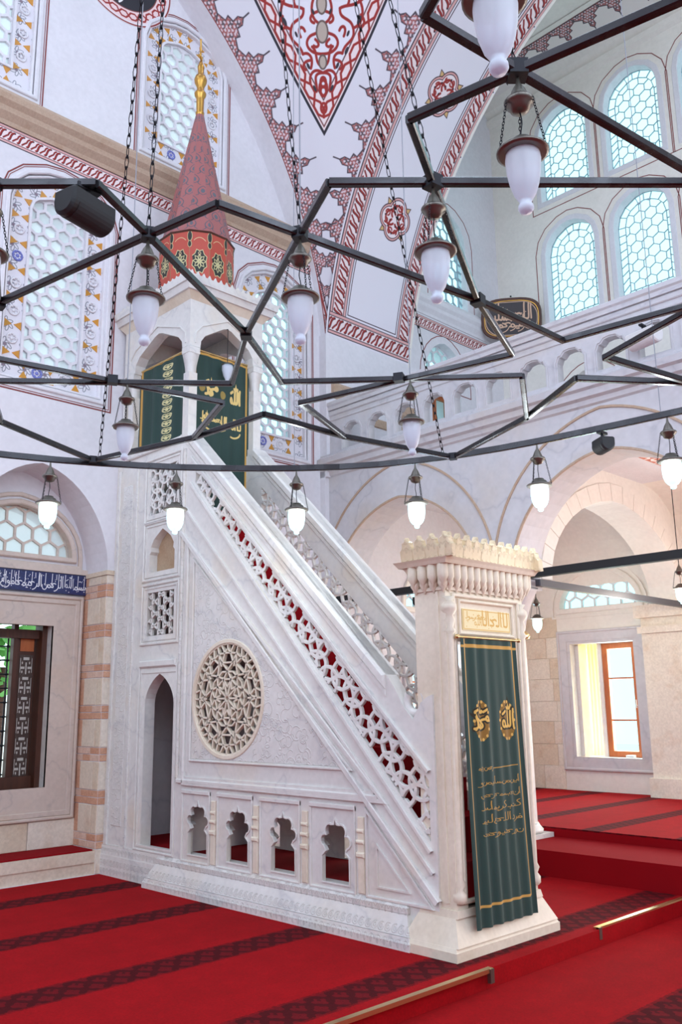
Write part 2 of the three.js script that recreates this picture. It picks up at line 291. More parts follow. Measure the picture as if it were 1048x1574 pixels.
// ---- letters, written right to left on a baseline; 64 units is the height of an upright stroke
const GL = {
  a: [13, 'M-5 -64 C-9 -42 -5 -18 -5 0'], l: [24, 'M-5 -64 C-9 -40 -3 -6 -8 -1 C-12 3 -18 1 -24 0'], b: [22, 'M-2 -14 C0 0 -6 1 -22 0', [-10, 12]],
  s: [40, 'M0 -4 C-2 6 -12 6 -13 -11 C-12 6 -24 6 -25 -11 C-25 5 -34 2 -40 0'], m: [26, 'M0 0 C-4 -17 -20 -16 -19 -3 C-18 6 -6 6 -2 0 M-19 -1 C-23 2 -24 2 -26 0'], M: [26, 'M0 0 C-4 -17 -19 -16 -18 -3 C-17 6 -6 6 -2 0 M-18 0 C-22 10 -20 26 -24 36'],
  n: [36, 'M-1 -12 C2 24 -38 24 -34 -10', [-18, -14]], r: [22, 'M-1 -12 C0 6 -16 18 -30 20'], h: [38, 'M0 -18 C-12 -28 -26 -12 -36 -20 C-14 -10 -6 4 -38 0'], H: [26, 'M0 0 C-6 -4 -8 -24 -16 -22 C-26 -16 -22 4 -12 2 C-5 0 -8 -10 -13 -13'],
  w: [22, 'M-2 -11 C-12 -24 -22 -8 -10 -4 C-4 -3 -1 -7 -2 -11 C4 8 -14 22 -32 20'], e: [32, 'M-4 -24 C-18 -32 -24 -14 -10 -11 C-32 -10 -34 14 -4 16'], d: [24, 'M-10 -30 C2 -14 6 0 -22 0'], f: [28, 'M-2 -2 C-4 -22 -22 -20 -18 -6 C-14 2 -6 0 -2 -6 M-18 -2 C-22 1 -24 0 -28 0', [-12, -32]],
  y: [22, 'M-2 -14 C0 0 -6 1 -22 0', [-8, 12], [-16, 12]], t: [34, 'M0 -12 C2 4 -30 6 -34 -12', [-12, -20], [-20, -20]], k: [34, 'M-6 -52 C-26 -44 -22 -34 -8 -22 C0 -8 -8 2 -34 0'], ' ': [8, ''],
};
function write(x, text, X, Y, s, lw, dots = true) {
  x.save(); x.translate(X, Y); x.scale(s, s); x.lineWidth = lw; x.lineCap = 'round'; x.lineJoin = 'round';
  for (const c of text) { const g = GL[c] ?? GL[' ']; if (g[1]) x.stroke(new Path2D(g[1])); if (dots) for (const q of g.slice(2)) { x.fillStyle = x.strokeStyle; x.save(); x.translate(q[0], q[1]); x.rotate(0.8); x.fillRect(-lw * 0.55, -lw * 0.55, lw * 1.1, lw * 1.1); x.restore(); } x.translate(-g[0] + 1.5, 0); }
  x.restore();
}
const widthOf = (text) => [...text].reduce((a, c) => a + (GL[c] ?? GL[' '])[0] - 1.5, 0);
function writeFit(x, text, X, Y, w, lw, k = 1) { const s = w / widthOf(text); x.save(); x.translate(X, Y); x.scale(1, k); write(x, text, 0, 0, s, lw); x.restore(); }
function allah(x, X, Y, s) { x.save(); x.translate(X, Y); x.scale(s, s); x.lineCap = 'round'; for (const p of ['M46 -70 C40 -40 44 -12 44 2', 'M30 -62 C26 -36 32 -6 24 -2 C16 2 14 -2 13 -8', 'M12 -62 C8 -34 14 -2 4 0 C-8 2 -10 -4 -12 -12', 'M-12 -12 C-16 -32 -30 -26 -28 -8 C-26 4 -12 4 -12 -8', 'M6 -78 C10 -70 16 -70 18 -78 C20 -70 26 -70 28 -78', 'M-26 -50 L-6 -62']) x.stroke(new Path2D(p)); x.restore(); }
function muhammad(x, X, Y, s) { x.save(); x.translate(X, Y); x.scale(s, s); x.lineCap = 'round'; for (const p of ['M48 -34 C40 -50 26 -38 34 -28 C40 -22 48 -28 48 -34', 'M36 -28 C18 -40 2 -18 -12 -28 C16 -18 24 2 -2 2', 'M4 0 C0 -16 -14 -14 -12 -2 C-8 6 2 4 4 0', 'M-12 -2 C-20 2 -26 -4 -28 -10 C-26 -28 -38 -34 -34 -44 C-24 -26 -16 4 -46 4', 'M-10 -64 C-6 -56 0 -56 2 -64 C4 -56 10 -56 12 -64', 'M20 -60 L40 -70', 'M-40 -62 L-22 -70']) x.stroke(new Path2D(p)); x.restore(); }

const borderTex = canvasTex(512, 128, (x) => zigzag(x, 0, 0, 512, 128), true);          // one tile is four band widths long
// soffit of the side arch: 1.9 m wide, 7.2 m along the curve, 128 px to the metre; canvas top = crown side
const SOF = { x0: 2.62, x1: 4.5, len: 7.6, k: 150 };
const soffitTex = canvasTex(282, 1140, (x, w, h) => {
  x.fillStyle = '#e9e4ec'; x.fillRect(0, 0, w, h); const b = 50, e = 6;
  zigzag(x, e, 0, h - e, b, true); zigzag(x, w - b - e, 0, h - e, b, true); x.save(); x.fillStyle = '#e9e4ec'; x.fillRect(e, h - e - b, w - 2 * e, b); x.restore(); zigzag(x, e, h - e - b, w - 2 * e, b);
  x.strokeStyle = INK; x.lineWidth = 2; x.strokeRect(e, -10, w - 2 * e, h - e + 9); x.strokeRect(e + b + 5, -10, w - 2 * (e + b + 5), h - e - b - 5 + 9);
  for (const s of [2.1, 4.05, 6.0]) medallion(x, w / 2 + 6, h - s * SOF.k, 50);
});
// pendentive: arc length -5..5 m across, 6.3..13 m up, 150 px to the metre
const PK = 150, PX = (s) => (s + 5) * PK, PY = (y) => (13.0 - y) * PK;
const pendTex = canvasTex(1500, 1005, (x, w, h) => {
  x.fillStyle = '#dcd8df'; x.fillRect(0, 0, w, h);
  const edge = (y) => { const R = 6.7 * Math.SQRT2, rho = Math.sqrt(R * R - (y - 6.3) ** 2); return (PI / 4 - Math.acos(Math.min(1, 6.7 / rho))) * rho; };
  for (const sg of [1, -1]) {
    const P = []; for (let y = 6.9; y <= 12.9; y += 0.1) P.push([PX(-sg * edge(y)), PY(y)]);
    let L = 0; const cum = [0]; for (let i = 1; i < P.length; i++) cum.push(L += Math.hypot(P[i][0] - P[i - 1][0], P[i][1] - P[i - 1][1]));
    const at = (t) => { const s = 0.02 * L + t * 0.98 * L; let i = 1; while (i < P.length - 1 && cum[i] < s) i++; const a = Math.atan2(P[i][1] - P[i - 1][1], P[i][0] - P[i - 1][0]), q = (s - cum[i - 1]) / (cum[i] - cum[i - 1]); return [P[i - 1][0] + (P[i][0] - P[i - 1][0]) * q, P[i - 1][1] + (P[i][1] - P[i - 1][1]) * q, sg > 0 ? a + PI : a, Math.min(1, 0.3 + t * 3.4)]; };
    crenel(x, at, 17, 54);
    x.strokeStyle = '#8f4a46'; x.lineWidth = 4; x.beginPath(); P.forEach((q, i) => (i ? x.lineTo(...q) : x.moveTo(...q))); x.stroke();
  }
  const T = (s, y) => [PX(s), PY(y)], line = (pts, c, lw) => { x.strokeStyle = c; x.lineWidth = lw; x.beginPath(); pts.forEach((q, i) => (i ? x.lineTo(...q) : x.moveTo(...q))); x.stroke(); };
  const tri = (d) => [T(-1.86 + d, 13), T(0, 9.95 + d * 2.0), T(1.86 - d, 13)];
  x.fillStyle = '#eedbdb'; x.beginPath(); tri(0).forEach((q, i) => (i ? x.lineTo(...q) : x.moveTo(...q))); x.fill();
  x.fillStyle = '#e6e2ea'; x.beginPath(); tri(0.21).forEach((q, i) => (i ? x.lineTo(...q) : x.moveTo(...q))); x.fill();
  line(tri(0), '#2e2a33', 5); line(tri(0.045), '#7a4a48', 2.5); line(tri(0.21), '#6a4a4c', 2.5); x.strokeStyle = RED; x.lineWidth = 4.5; chainBand(x, [T(-1.735, 13), T(0, 10.16)], 38, 8); chainBand(x, [T(0, 10.16), T(1.735, 13)], 38, 8);
  const T2 = (s, y) => T(s * 0.62, 10.42 + (y - 10.85) * 0.55);
  for (const sg of [1, -1]) {                                            // scrolls inside, the two halves mirrored
    x.strokeStyle = RED; x.lineWidth = 5; x.lineCap = 'round'; const C = (...a) => { x.beginPath(); x.moveTo(...T2(sg * a[0], a[1])); for (let i = 2; i < a.length; i += 6) x.bezierCurveTo(...T2(sg * a[i], a[i + 1]), ...T2(sg * a[i + 2], a[i + 3]), ...T2(sg * a[i + 4], a[i + 5])); x.stroke(); };
    C(0, 10.85, 0.14, 10.95, 0.1, 11.15, 0, 11.2); C(0.03, 11.35, 0.3, 11.35, 0.1, 11.05, 0.16, 10.95); C(0, 11.35, 0.22, 11.5, 0.34, 11.3, 0.3, 11.15);
    C(0.0, 11.75, 0.3, 11.75, 0.45, 11.95, 0.3, 12.1, 0.2, 12.2, 0.1, 12.1, 0, 12.35); C(0.28, 11.45, 0.2, 11.7, 0.32, 11.8, 0.46, 11.75); C(0.46, 11.75, 0.52, 12.0, 0.78, 11.95, 0.72, 12.25, 0.66, 12.5, 0.4, 12.4, 0.42, 12.65);
    C(0.0, 12.35, 0.25, 12.4, 0.3, 12.7, 0.12, 12.95); C(0.72, 12.25, 0.95, 12.3, 1.0, 12.6, 0.86, 12.8); C(0.42, 12.65, 0.6, 12.75, 0.8, 12.6, 1.1, 12.95);
    C(0.06, 11.5, 0.2, 11.62, 0.1, 11.8, 0.24, 11.9); C(0.16, 12.05, 0.02, 11.95, 0.12, 11.85, 0.2, 11.92); C(0.5, 12.1, 0.6, 12.3, 0.45, 12.35, 0.4, 12.22); C(0.9, 12.5, 1.05, 12.35, 0.95, 12.2, 0.82, 12.3); C(0.1, 12.6, 0.3, 12.55, 0.3, 12.4, 0.18, 12.38); C(0.6, 12.7, 0.72, 12.9, 0.5, 12.98, 0.42, 12.88); C(0.3, 11.62, 0.45, 11.6, 0.5, 11.48, 0.4, 11.42);
    x.fillStyle = '#39333b'; for (const [s, y, r] of [[0.2, 11.02, 0.7], [0.34, 11.5, 0.7], [0.56, 11.8, 0.8], [0.6, 12.15, 0.6], [0.86, 12.4, 0.9], [0.2, 12.6, 0.6]]) { x.save(); x.translate(...T2(sg * s, y)); x.rotate(sg * 0.5); x.beginPath(); x.ellipse(0, 0, 4 * r, 9 * r, 0, 0, 7); x.fill(); x.restore(); }
    x.fillStyle = '#b9a99c'; for (const [s, y, a, b] of [[0, 11.58, 8, 12], [0, 12.2, 12, 18], [0, 12.75, 10, 16]]) { x.beginPath(); x.ellipse(...T2(s, y), a, b, 0, 0, 7); x.fill(); x.strokeStyle = '#6b5a55'; x.lineWidth = 3; x.stroke(); }
  }
  x.strokeStyle = RED; x.lineWidth = 5; for (const y of [10.58, 10.95, 11.15]) { x.beginPath(); x.ellipse(...T2(0, y), 6, 9, 0, 0, 7); x.stroke(); }
  // small pointed panel in the foot of the pendentive
  for (const [d, c, lw] of [[0, '#8f3a36', 4], [0.05, INK, 2]]) line([T(-0.2 + d, 8.15), T(0, 7.32 + d * 3), T(0.2 - d, 8.15)], c, lw);
});
const crenelTex = canvasTex(1024, 160, (x, w, h) => { x.fillStyle = '#e9e0dc'; x.fillRect(0, 0, w, h); x.fillStyle = '#9a6a60'; x.fillRect(0, h - 16, w, 5); crenel(x, (t) => [t * w, h - 18, 0], 8, 92); }, true);
const roundelTex = canvasTex(512, 512, (x) => {
  x.fillStyle = '#e9dfe2'; x.fillRect(0, 0, 512, 512); x.strokeStyle = '#8f3a36'; x.lineWidth = 7; x.beginPath(); x.arc(256, 256, 250, 0, 7); x.stroke(); x.fillStyle = '#ecd0d0'; x.beginPath(); x.arc(256, 256, 238, 0, 7); x.fill();
  x.fillStyle = '#26262e'; x.beginPath(); x.arc(256, 256, 180, 0, 7); x.fill(); x.strokeStyle = '#7c3c3a'; x.lineWidth = 5; x.beginPath(); x.arc(256, 256, 182, 0, 7); x.stroke();
  x.strokeStyle = RED; x.lineWidth = 8; const P = []; for (let i = 0; i <= 60; i++) P.push([256 + 212 * cos(i / 60 * 2 * PI), 256 + 212 * sin(i / 60 * 2 * PI)]); chainBand(x, P, 50, 15);
  x.strokeStyle = '#efe9ea'; x.lineWidth = 9; allah(x, 250, 290, 1.8); x.beginPath(); x.moveTo(262, 352); x.quadraticCurveTo(270, 400, 240, 424); x.stroke();
});
const drumTex = canvasTex(1024, 512, (x) => {                            // six of the twelve faces of the drum
  x.fillStyle = '#b84a3a'; x.fillRect(0, 0, 1024, 512);
  for (let i = 0; i < 6; i++) {
    const c = i * 170.67 + 85; x.save(); x.translate(c, 225); x.fillStyle = '#23241f'; x.beginPath(); for (let k = 0; k < 16; k++) { const r = k % 2 ? 78 : 64; x.lineTo(r * 0.86 * cos(k * PI / 8), r * 1.22 * sin(k * PI / 8)); } x.fill();
    x.strokeStyle = '#c9bf8d'; x.lineWidth = 6; x.stroke(); for (let k = 0; k < 8; k++) { x.save(); x.rotate(k * PI / 4); x.lineWidth = 6; x.beginPath(); x.moveTo(8, 0); x.lineTo(34, -12); x.lineTo(54, 0); x.lineTo(34, 12); x.closePath(); x.stroke(); x.restore(); } x.restore();
    for (const q of [c - 85, c + 85]) { x.save(); x.translate(q, 0); x.fillStyle = '#26261f'; x.strokeStyle = '#c9bf8d'; x.lineWidth = 4; x.beginPath(); x.ellipse(0, 40, 20, 38, 0, 0, 7); x.fill(); x.stroke(); x.beginPath(); x.ellipse(0, 100, 16, 24, 0, 0, 7); x.fill(); x.stroke(); x.fillStyle = '#26261f'; x.beginPath(); x.ellipse(0, 480, 17, 44, 0, 0, 7); x.fill(); x.stroke(); x.strokeStyle = '#7f8a5a'; x.lineWidth = 3; x.beginPath(); x.moveTo(0, 120); x.lineTo(0, 430); x.stroke(); x.restore(); }
    x.strokeStyle = '#d2b98a'; x.lineWidth = 5; x.beginPath(); x.arc(c, 165, 10, 0, 7); x.moveTo(c, 176); x.lineTo(c, 195); x.moveTo(c + 10, 405); x.arc(c, 405, 10, 0, 7); x.moveTo(c - 50, 70); x.quadraticCurveTo(c, 20, c + 50, 70); x.stroke();
  }
}, true);
const coneTex = canvasTex(1024, 1024, (x) => {
  x.fillStyle = '#a2605e'; x.fillRect(0, 0, 1024, 1024); x.strokeStyle = '#565560'; x.fillStyle = '#5c5f68'; x.lineWidth = 6;
  for (let i = 0; i < 12; i++) for (let j = 0; j < 11; j++) { const X0 = i * 85.3 + (j % 2 ? 42 : 0), Y0 = 960 - j * 92, X = 0, Y = 0; x.setTransform(0.75, 0, 0, 0.68, X0, Y0); x.beginPath(); x.moveTo(X, Y + 50); x.bezierCurveTo(X - 55, Y + 10, X - 20, Y - 40, X, Y - 60); x.bezierCurveTo(X + 20, Y - 40, X + 55, Y + 10, X, Y + 50); x.stroke(); x.beginPath(); x.ellipse(X, Y, 13, 26, 0, 0, 7); x.fill(); x.beginPath(); x.moveTo(X - 42, Y + 64); x.quadraticCurveTo(X - 12, Y + 44, X - 30, Y + 20); x.stroke(); x.beginPath(); x.moveTo(X + 42, Y + 64); x.quadraticCurveTo(X + 12, Y + 44, X + 30, Y + 20); x.stroke(); }
}, true);
const tileTex = canvasTex(1536, 180, (x, w, h) => {
  x.fillStyle = '#232f62'; x.fillRect(0, 0, w, h); for (let i = 0; i < 260; i++) { x.fillStyle = rnd() < 0.5 ? 'rgba(52,70,128,.5)' : 'rgba(22,28,66,.5)'; x.fillRect(rnd() * w, rnd() * h, 18, 10); }
  x.strokeStyle = '#e9eaf0'; let X = w - 14; const words = ['bsm', '*', 'alrhmn', 'alrhym', 'hafzwa', 'ely', 'alslwat', 'walslwah', 'alwsty', 'wqwmwa', 'llh'];
  for (const t of words) { if (t === '*') { x.lineWidth = 5; allah(x, X - 62, 120, 1.15); X -= 120; continue; } const s = 1.55; write(x, t, X, 128, s, 5.6); write(x, t.slice(0, 2), X - widthOf(t) * s * 0.3, 62, 0.7, 5); X -= widthOf(t) * s + 2; }
  x.lineWidth = 7; for (let q = w - 30; q > 0; q -= 72) { x.beginPath(); x.moveTo(q, 12); x.lineTo(q - 4, 120); x.stroke(); }
  x.fillStyle = '#e9eaf0'; for (let i = 0; i < 70; i++) { x.save(); x.translate(rnd() * w, 20 + rnd() * 140); x.rotate(0.8); x.fillRect(-4, -4, 8, 8); x.restore(); }
  x.strokeStyle = '#1a2148'; x.lineWidth = 8; x.strokeRect(4, 4, w - 8, h - 8);
});
const ovalTex = canvasTex(640, 420, (x, w, h) => {
  x.fillStyle = '#2a1f24'; x.fillRect(0, 0, w, h); x.strokeStyle = '#cfa88c'; x.lineWidth = 9; x.beginPath(); x.roundRect(22, 22, w - 44, h - 44, 170); x.stroke(); x.fillStyle = '#cfa88c'; x.strokeStyle = '#cfa88c';
  writeFit(x, 'allhm sly', 560, 215, 470, 8, 1.25); writeFit(x, 'ely mhmd', 540, 300, 430, 8, 0.9); x.lineWidth = 11; for (const [a, b] of [[470, 360], [380, 350], [290, 365], [200, 330]]) { x.beginPath(); x.moveTo(a, b - 60); x.quadraticCurveTo(a - 20, b - 10, a - 80, b); x.stroke(); } for (let i = 0; i < 26; i++) { x.save(); x.translate(90 + rnd() * 460, 70 + rnd() * 280); x.rotate(0.8); x.fillRect(-5, -5, 10, 10); x.restore(); }
});
const goldTex = canvasTex(512, 160, (x, w, h) => {
  x.fillStyle = '#ead9a8'; x.fillRect(0, 0, w, h); x.strokeStyle = '#cf9f3c'; x.lineWidth = 6; x.strokeRect(8, 8, w - 16, h - 16); writeFit(x, 'la alh ala', 490, 112, 290, 7, 1.25); allah(x, 150, 118, 1.0); writeFit(x, 'mhmd rswl', 250, 70, 220, 7, 0.8); for (let i = 0; i < 20; i++) { x.fillStyle = '#cf9f3c'; x.fillRect(30 + rnd() * 450, 25 + rnd() * 110, 7, 7); }
});
const bricksTex = canvasTex(512, 512, (x) => {                            // red lozenges with white joints painted at the crown of the vault
  x.fillStyle = '#f3ebe6'; x.fillRect(0, 0, 512, 512); x.fillStyle = '#cd7c66'; for (let i = -1; i < 9; i++) for (let j = -1; j < 9; j++) { x.save(); x.translate(i * 64 + (j % 2 ? 32 : 0), j * 64); x.rotate(0.45 * ((i + j) % 2 ? 1 : -1)); x.fillRect(-27, -24, 54, 46); x.fillStyle = '#d98f7a'; x.fillRect(-20, -6, 40, 6); x.fillStyle = '#cd7c66'; x.restore(); }
}, true);
const flowerTex = canvasTex(128, 256, (x) => {                              // moulded and tinted flowers of a window border
  x.fillStyle = '#e2dfe6'; x.fillRect(0, 0, 128, 256); x.strokeStyle = '#8b8d96'; x.lineWidth = 5; for (const y of [64, 192]) for (let k = 0; k < 6; k++) { x.save(); x.translate(64, y); x.rotate(k * PI / 3 + 0.3); x.beginPath(); x.ellipse(26, 0, 20, 9, 0.5, 0, 7); x.stroke(); x.restore(); } x.fillStyle = '#8a7684'; for (const y of [64, 192]) { x.beginPath(); x.arc(64, y, 9, 0, 7); x.fill(); }
}, true);
const GOLD = '#c99a4c';
function clothBase(x, w, h) { x.fillStyle = '#263f39'; x.fillRect(0, 0, w, h); for (let i = 0; i < w; i += 2) { x.fillStyle = `rgba(${30 + rnd() * 30},${55 + rnd() * 30},${52 + rnd() * 24},.25)`; x.fillRect(i, 0, 1, h); } }
const doorClothTex = canvasTex(512, 1400, (x, w, h) => {
  clothBase(x, w, h); x.strokeStyle = GOLD; x.lineWidth = 13; x.strokeRect(34, 34, w - 68, h - 130); x.beginPath(); x.moveTo(0, 40); x.lineTo(w, 40); x.moveTo(34, 0); x.lineTo(34, 60); x.moveTo(w - 34, 0); x.lineTo(w - 34, 60); x.stroke();
  for (const [X, f] of [[150, muhammad], [378, allah]]) { x.save(); x.translate(X, 420); x.fillStyle = '#8a6424'; x.beginPath(); x.ellipse(0, 0, 66, 104, 0, 0, 7); x.fill(); x.strokeStyle = '#2a2412'; x.lineWidth = 24; f(x, -4, 34, 1.3); x.strokeStyle = '#e0b45c'; x.lineWidth = 10; f(x, -4, 34, 1.3); x.fillStyle = '#d8ac58'; for (let k = 0; k < 14; k++) { const a = k / 14 * 2 * PI; x.beginPath(); x.arc(62 * cos(a), 98 * sin(a), 8, 0, 7); x.fill(); } x.restore(); }
  x.strokeStyle = '#b98c42'; x.lineWidth = 5; x.beginPath(); x.moveTo(440, 652); x.lineTo(230, 660); x.stroke(); writeFit(x, 'rhmn rhym', 225, 662, 130, 7, 0.9);
  ['ayn mn slymn w', 'anh bsm h rhmn', 'ktb krym asl', 'frd allh ely m', 'nwr hdy wrhmt'].forEach((t, i) => writeFit(x, t, 440, 735 + i * 62, 340, 5.5, 0.5));
});
const backClothTex = canvasTex(512, 1024, (x, w, h) => {
  clothBase(x, w, h); x.strokeStyle = GOLD; x.lineWidth = 14; x.strokeRect(20, 14, w - 40, h + 40); x.strokeStyle = '#e2c47c'; x.lineWidth = 13; x.lineWidth = 15; muhammad(x, 165, 245, 1.15); allah(x, 372, 262, 1.15); x.fillStyle = '#9a8344'; for (const q of [[85, 215], [272, 230]]) { x.beginPath(); x.arc(...q, 25, 0, 7); x.fill(); }
  writeFit(x, 'la alh ala', 440, 420, 180, 11, 0.85); writeFit(x, 'mhmd rswl', 270, 400, 190, 11, 0.8); allah(x, 115, 425, 0.75); x.lineWidth = 11; x.beginPath(); x.moveTo(430, 440); x.quadraticCurveTo(420, 480, 340, 470); x.moveTo(300, 435); x.quadraticCurveTo(200, 475, 100, 445); x.stroke();
});
const sideClothTex = canvasTex(256, 1024, (x, w, h) => {
  clothBase(x, w, h); x.strokeStyle = GOLD; x.lineWidth = 12; x.beginPath(); x.moveTo(10, 0); x.lineTo(10, h); x.moveTo(0, 12); x.lineTo(w, 12); x.stroke();
  x.strokeStyle = '#d8cf9a'; x.lineWidth = 9; for (let y = 60; y < h; y += 84) { for (const sg of [1, -1]) { x.beginPath(); x.moveTo(150, y + 70); x.bezierCurveTo(150 + sg * 38, y + 40, 150 + sg * 22, y - 10, 150, y + 10); x.stroke(); x.beginPath(); x.arc(150 + sg * 17, y + 28, 7, 0, 7); x.stroke(); } x.fillStyle = '#d8cf9a'; x.beginPath(); x.ellipse(150, y + 36, 7, 20, 0, 0, 7); x.fill(); }
});
const inlayTex = canvasTex(128, 512, (x, w, h) => {
  x.fillStyle = '#4a3a34'; x.fillRect(0, 0, w, h); for (let i = 0; i < 300; i++) { x.fillStyle = rnd() < 0.5 ? '#6a5a52' : '#3a2c28'; x.fillRect(rnd() * w, rnd() * h, 6, 4); }
  x.fillStyle = '#c9c4bc'; for (let y = 10; y < h; y += 84) { x.fillRect(36, y, 56, 12); x.fillRect(58, y + 22, 12, 50); x.fillRect(14, y + 40, 36, 10); x.fillRect(78, y + 40, 36, 10); for (const q of [[28, 24], [96, 24], [28, 62], [96, 62]]) { x.beginPath(); x.arc(q[0], y + q[1], 6, 0, 7); x.fill(); } x.fillRect(8, y + 4, 5, 62); x.fillRect(115, y + 4, 5, 62); }
});
// ---------------------------------------------------------------- materials
const std = (o) => new THREE.MeshStandardMaterial({ roughness: 0.7, ...o });
const phy = (o) => new THREE.MeshPhysicalMaterial({ roughness: 0.7, ...o });
const M = {
  marble: std({ map: rep(marbleTex, 0.42), roughness: 0.42 }), carved: std({ map: rep(marbleTex, 0.42), roughness: 0.5, bumpMap: rep(carveTex, 5), bumpScale: 0.012 }),
  relief: std({ map: rep(marbleTex, 0.42, 0.42, 0.3, 0.1), roughness: 0.5, bumpMap: rep(reliefTex, 1.1), bumpScale: 0.006 }),
  ivory: std({ map: rep(ivoryTex, 0.6), roughness: 0.5 }), ivoryCarved: std({ map: rep(ivoryTex, 0.6), color: 0xfff6e4, roughness: 0.5, bumpMap: rep(carveTex, 6), bumpScale: 0.012 }),
  plaster: std({ map: rep(plasterTex, 0.3), roughness: 0.85 }), white: std({ map: rep(plasterTex, 0.5), color: 0xffffff, roughness: 0.75 }), cream: std({ map: rep(creamTex, 0.3), roughness: 0.85 }),
  stone: std({ map: rep(stoneTex, 0.5), roughness: 0.75 }), stone2: std({ map: rep(stoneTex, 0.5, 0.5, 0.37, 0.21), color: 0xf6f0ea, roughness: 0.75 }), stone3: std({ map: rep(stoneTex, 0.6, 0.6, 0.7, 0.6), color: 0xf4ece2, roughness: 0.75 }),
  grey: std({ map: rep(marbleTex, 0.3), color: 0xe9e8f2, roughness: 0.6 }), brick: std({ map: rep(brickTex, 1.3), roughness: 0.85 }), brick2: std({ map: rep(brickTex, 1.1, 1.1, 0.4, 0.2), color: 0xf3dccb, roughness: 0.85 }),
  cornice: std({ map: rep(stoneTex, 0.8), color: 0xcfbcb0, roughness: 0.8 }), beigeStone: std({ map: rep(stoneTex, 0.9), color: 0xc4b09c, roughness: 0.8 }),
  carpet: phy({ map: rep(carpetTex, 1 / carpetPeriod), roughness: 0.97, specularIntensity: 0.3 }), carpetPlain: phy({ color: 0x8c0512, roughness: 0.97, specularIntensity: 0.3 }),
  wood: std({ map: rep(woodTex, 1.2), roughness: 0.5 }), orange: std({ map: rep(orangeWoodTex, 1.2), roughness: 0.5 }), iron: std({ color: 0x24242a, roughness: 0.5, metalness: 0.6 }), steel: std({ color: 0x3b3a3d, roughness: 0.42, metalness: 0.75, roughnessMap: rep(roughNoise, 2) }),
  ironGrey: std({ color: 0x55565e, roughness: 0.45, metalness: 0.6 }), bronze: std({ color: 0x77726b, roughness: 0.38, metalness: 0.85 }), pewter: std({ color: 0x6d6a62, roughness: 0.42, metalness: 0.7 }), brass: std({ color: 0xd6bd88, roughness: 0.28, metalness: 0.95 }), gilt: std({ color: 0xc99a4e, roughness: 0.3, metalness: 0.9 }),
  black: std({ color: 0x15161a, roughness: 0.6 }), blackGrille: std({ color: 0x1b1d22, roughness: 0.7 }), paint: std({ color: 0x8a4644, roughness: 0.8 }), paintDark: std({ color: 0x4c3a40, roughness: 0.8 }), amber: phy({ color: 0xf0b64c, roughness: 0.3, transmission: 0.5 }), blind: phy({ color: 0xf3b85a, roughness: 0.9, transmission: 0.75 }), blueGlass: phy({ color: 0x9aa2e8, roughness: 0.3, transmission: 0.5 }), greenGlass: phy({ color: 0x69c4b4, roughness: 0.3, transmission: 0.5 }),
  frosted: phy({ color: 0xdfe9ea, roughness: 0.6, transmission: 0.35 }), clear: phy({ color: new THREE.Color(0.6, 0.86, 0.88), roughness: 0.05, transmission: 1, specularIntensity: 0.3 }), lead: std({ color: 0x9fb0bd, roughness: 0.6 }), warmMarble: std({ map: rep(marbleTex, 0.5), color: 0xefdfd6, roughness: 0.5 }), milk: phy({ color: 0xe9f0fb, roughness: 0.35, transmission: 0.35 }),
  glowGlass: phy({ color: 0xeaffff, roughness: 0.3, emissive: new THREE.Color(0.44, 0.95, 1.0), emissiveIntensity: 1.75 }), leaf: std({ color: 0x6fae5a, roughness: 0.8 }), bright: std({ color: 0xf4f2ea, roughness: 0.8 }), cable: std({ color: 0x8f929c, roughness: 0.5 }),
  border: std({ map: borderTex, roughness: 0.85 }), soffit: std({ map: soffitTex, roughness: 0.85 }), pend: std({ map: pendTex, roughness: 0.85 }), crenel: std({ map: crenelTex, roughness: 0.85 }), roundel: std({ map: roundelTex, roughness: 0.7 }),
  drum: std({ map: drumTex, roughness: 0.45 }), cone: std({ map: coneTex, roughness: 0.5 }), tile: phy({ map: tileTex, roughness: 0.25, clearcoat: 0.4 }), oval: std({ map: ovalTex, roughness: 0.45 }), goldPanel: std({ map: goldTex, roughness: 0.45 }), bricks: std({ map: bricksTex, roughness: 0.85 }), flower: std({ map: flowerTex, roughness: 0.7 }),
  doorCloth: phy({ map: doorClothTex, roughness: 0.8, sheen: 0.3, sheenColor: new THREE.Color(0.3, 0.45, 0.45) }), backCloth: phy({ map: backClothTex, roughness: 0.8, sheen: 0.3, sheenColor: new THREE.Color(0.3, 0.45, 0.45) }), sideCloth: phy({ map: sideClothTex, roughness: 0.8, sheen: 0.3, sheenColor: new THREE.Color(0.3, 0.45, 0.45) }), inlay: std({ map: inlayTex, roughness: 0.4 }), offwhite: std({ color: 0xe4e2e2, roughness: 0.5 }),
};
// ================================================================ THE SETTING
M.carpet.map.offset.set(0, -0.437);
M.carpetSide = M.carpet.clone(); M.carpetSide.map = rep(carpetTex, 1 / 1.08, 1 / 1.08, 0, -2.2);
function uvBy(g, fn) { if (g.index) g = g.toNonIndexed(); const p = g.attributes.position, uv = new Float32Array(p.count * 2); for (let i = 0; i < p.count; i++) { const q = fn(p.getX(i), p.getY(i), p.getZ(i)); uv[i * 2] = q[0]; uv[i * 2 + 1] = q[1]; } g.setAttribute('uv', new THREE.BufferAttribute(uv, 2)); return g; }
const CX = -4, CY = 6.3, CZ = 6.8, R = 6.7;                             // the square under the dome: centre, springing, half side
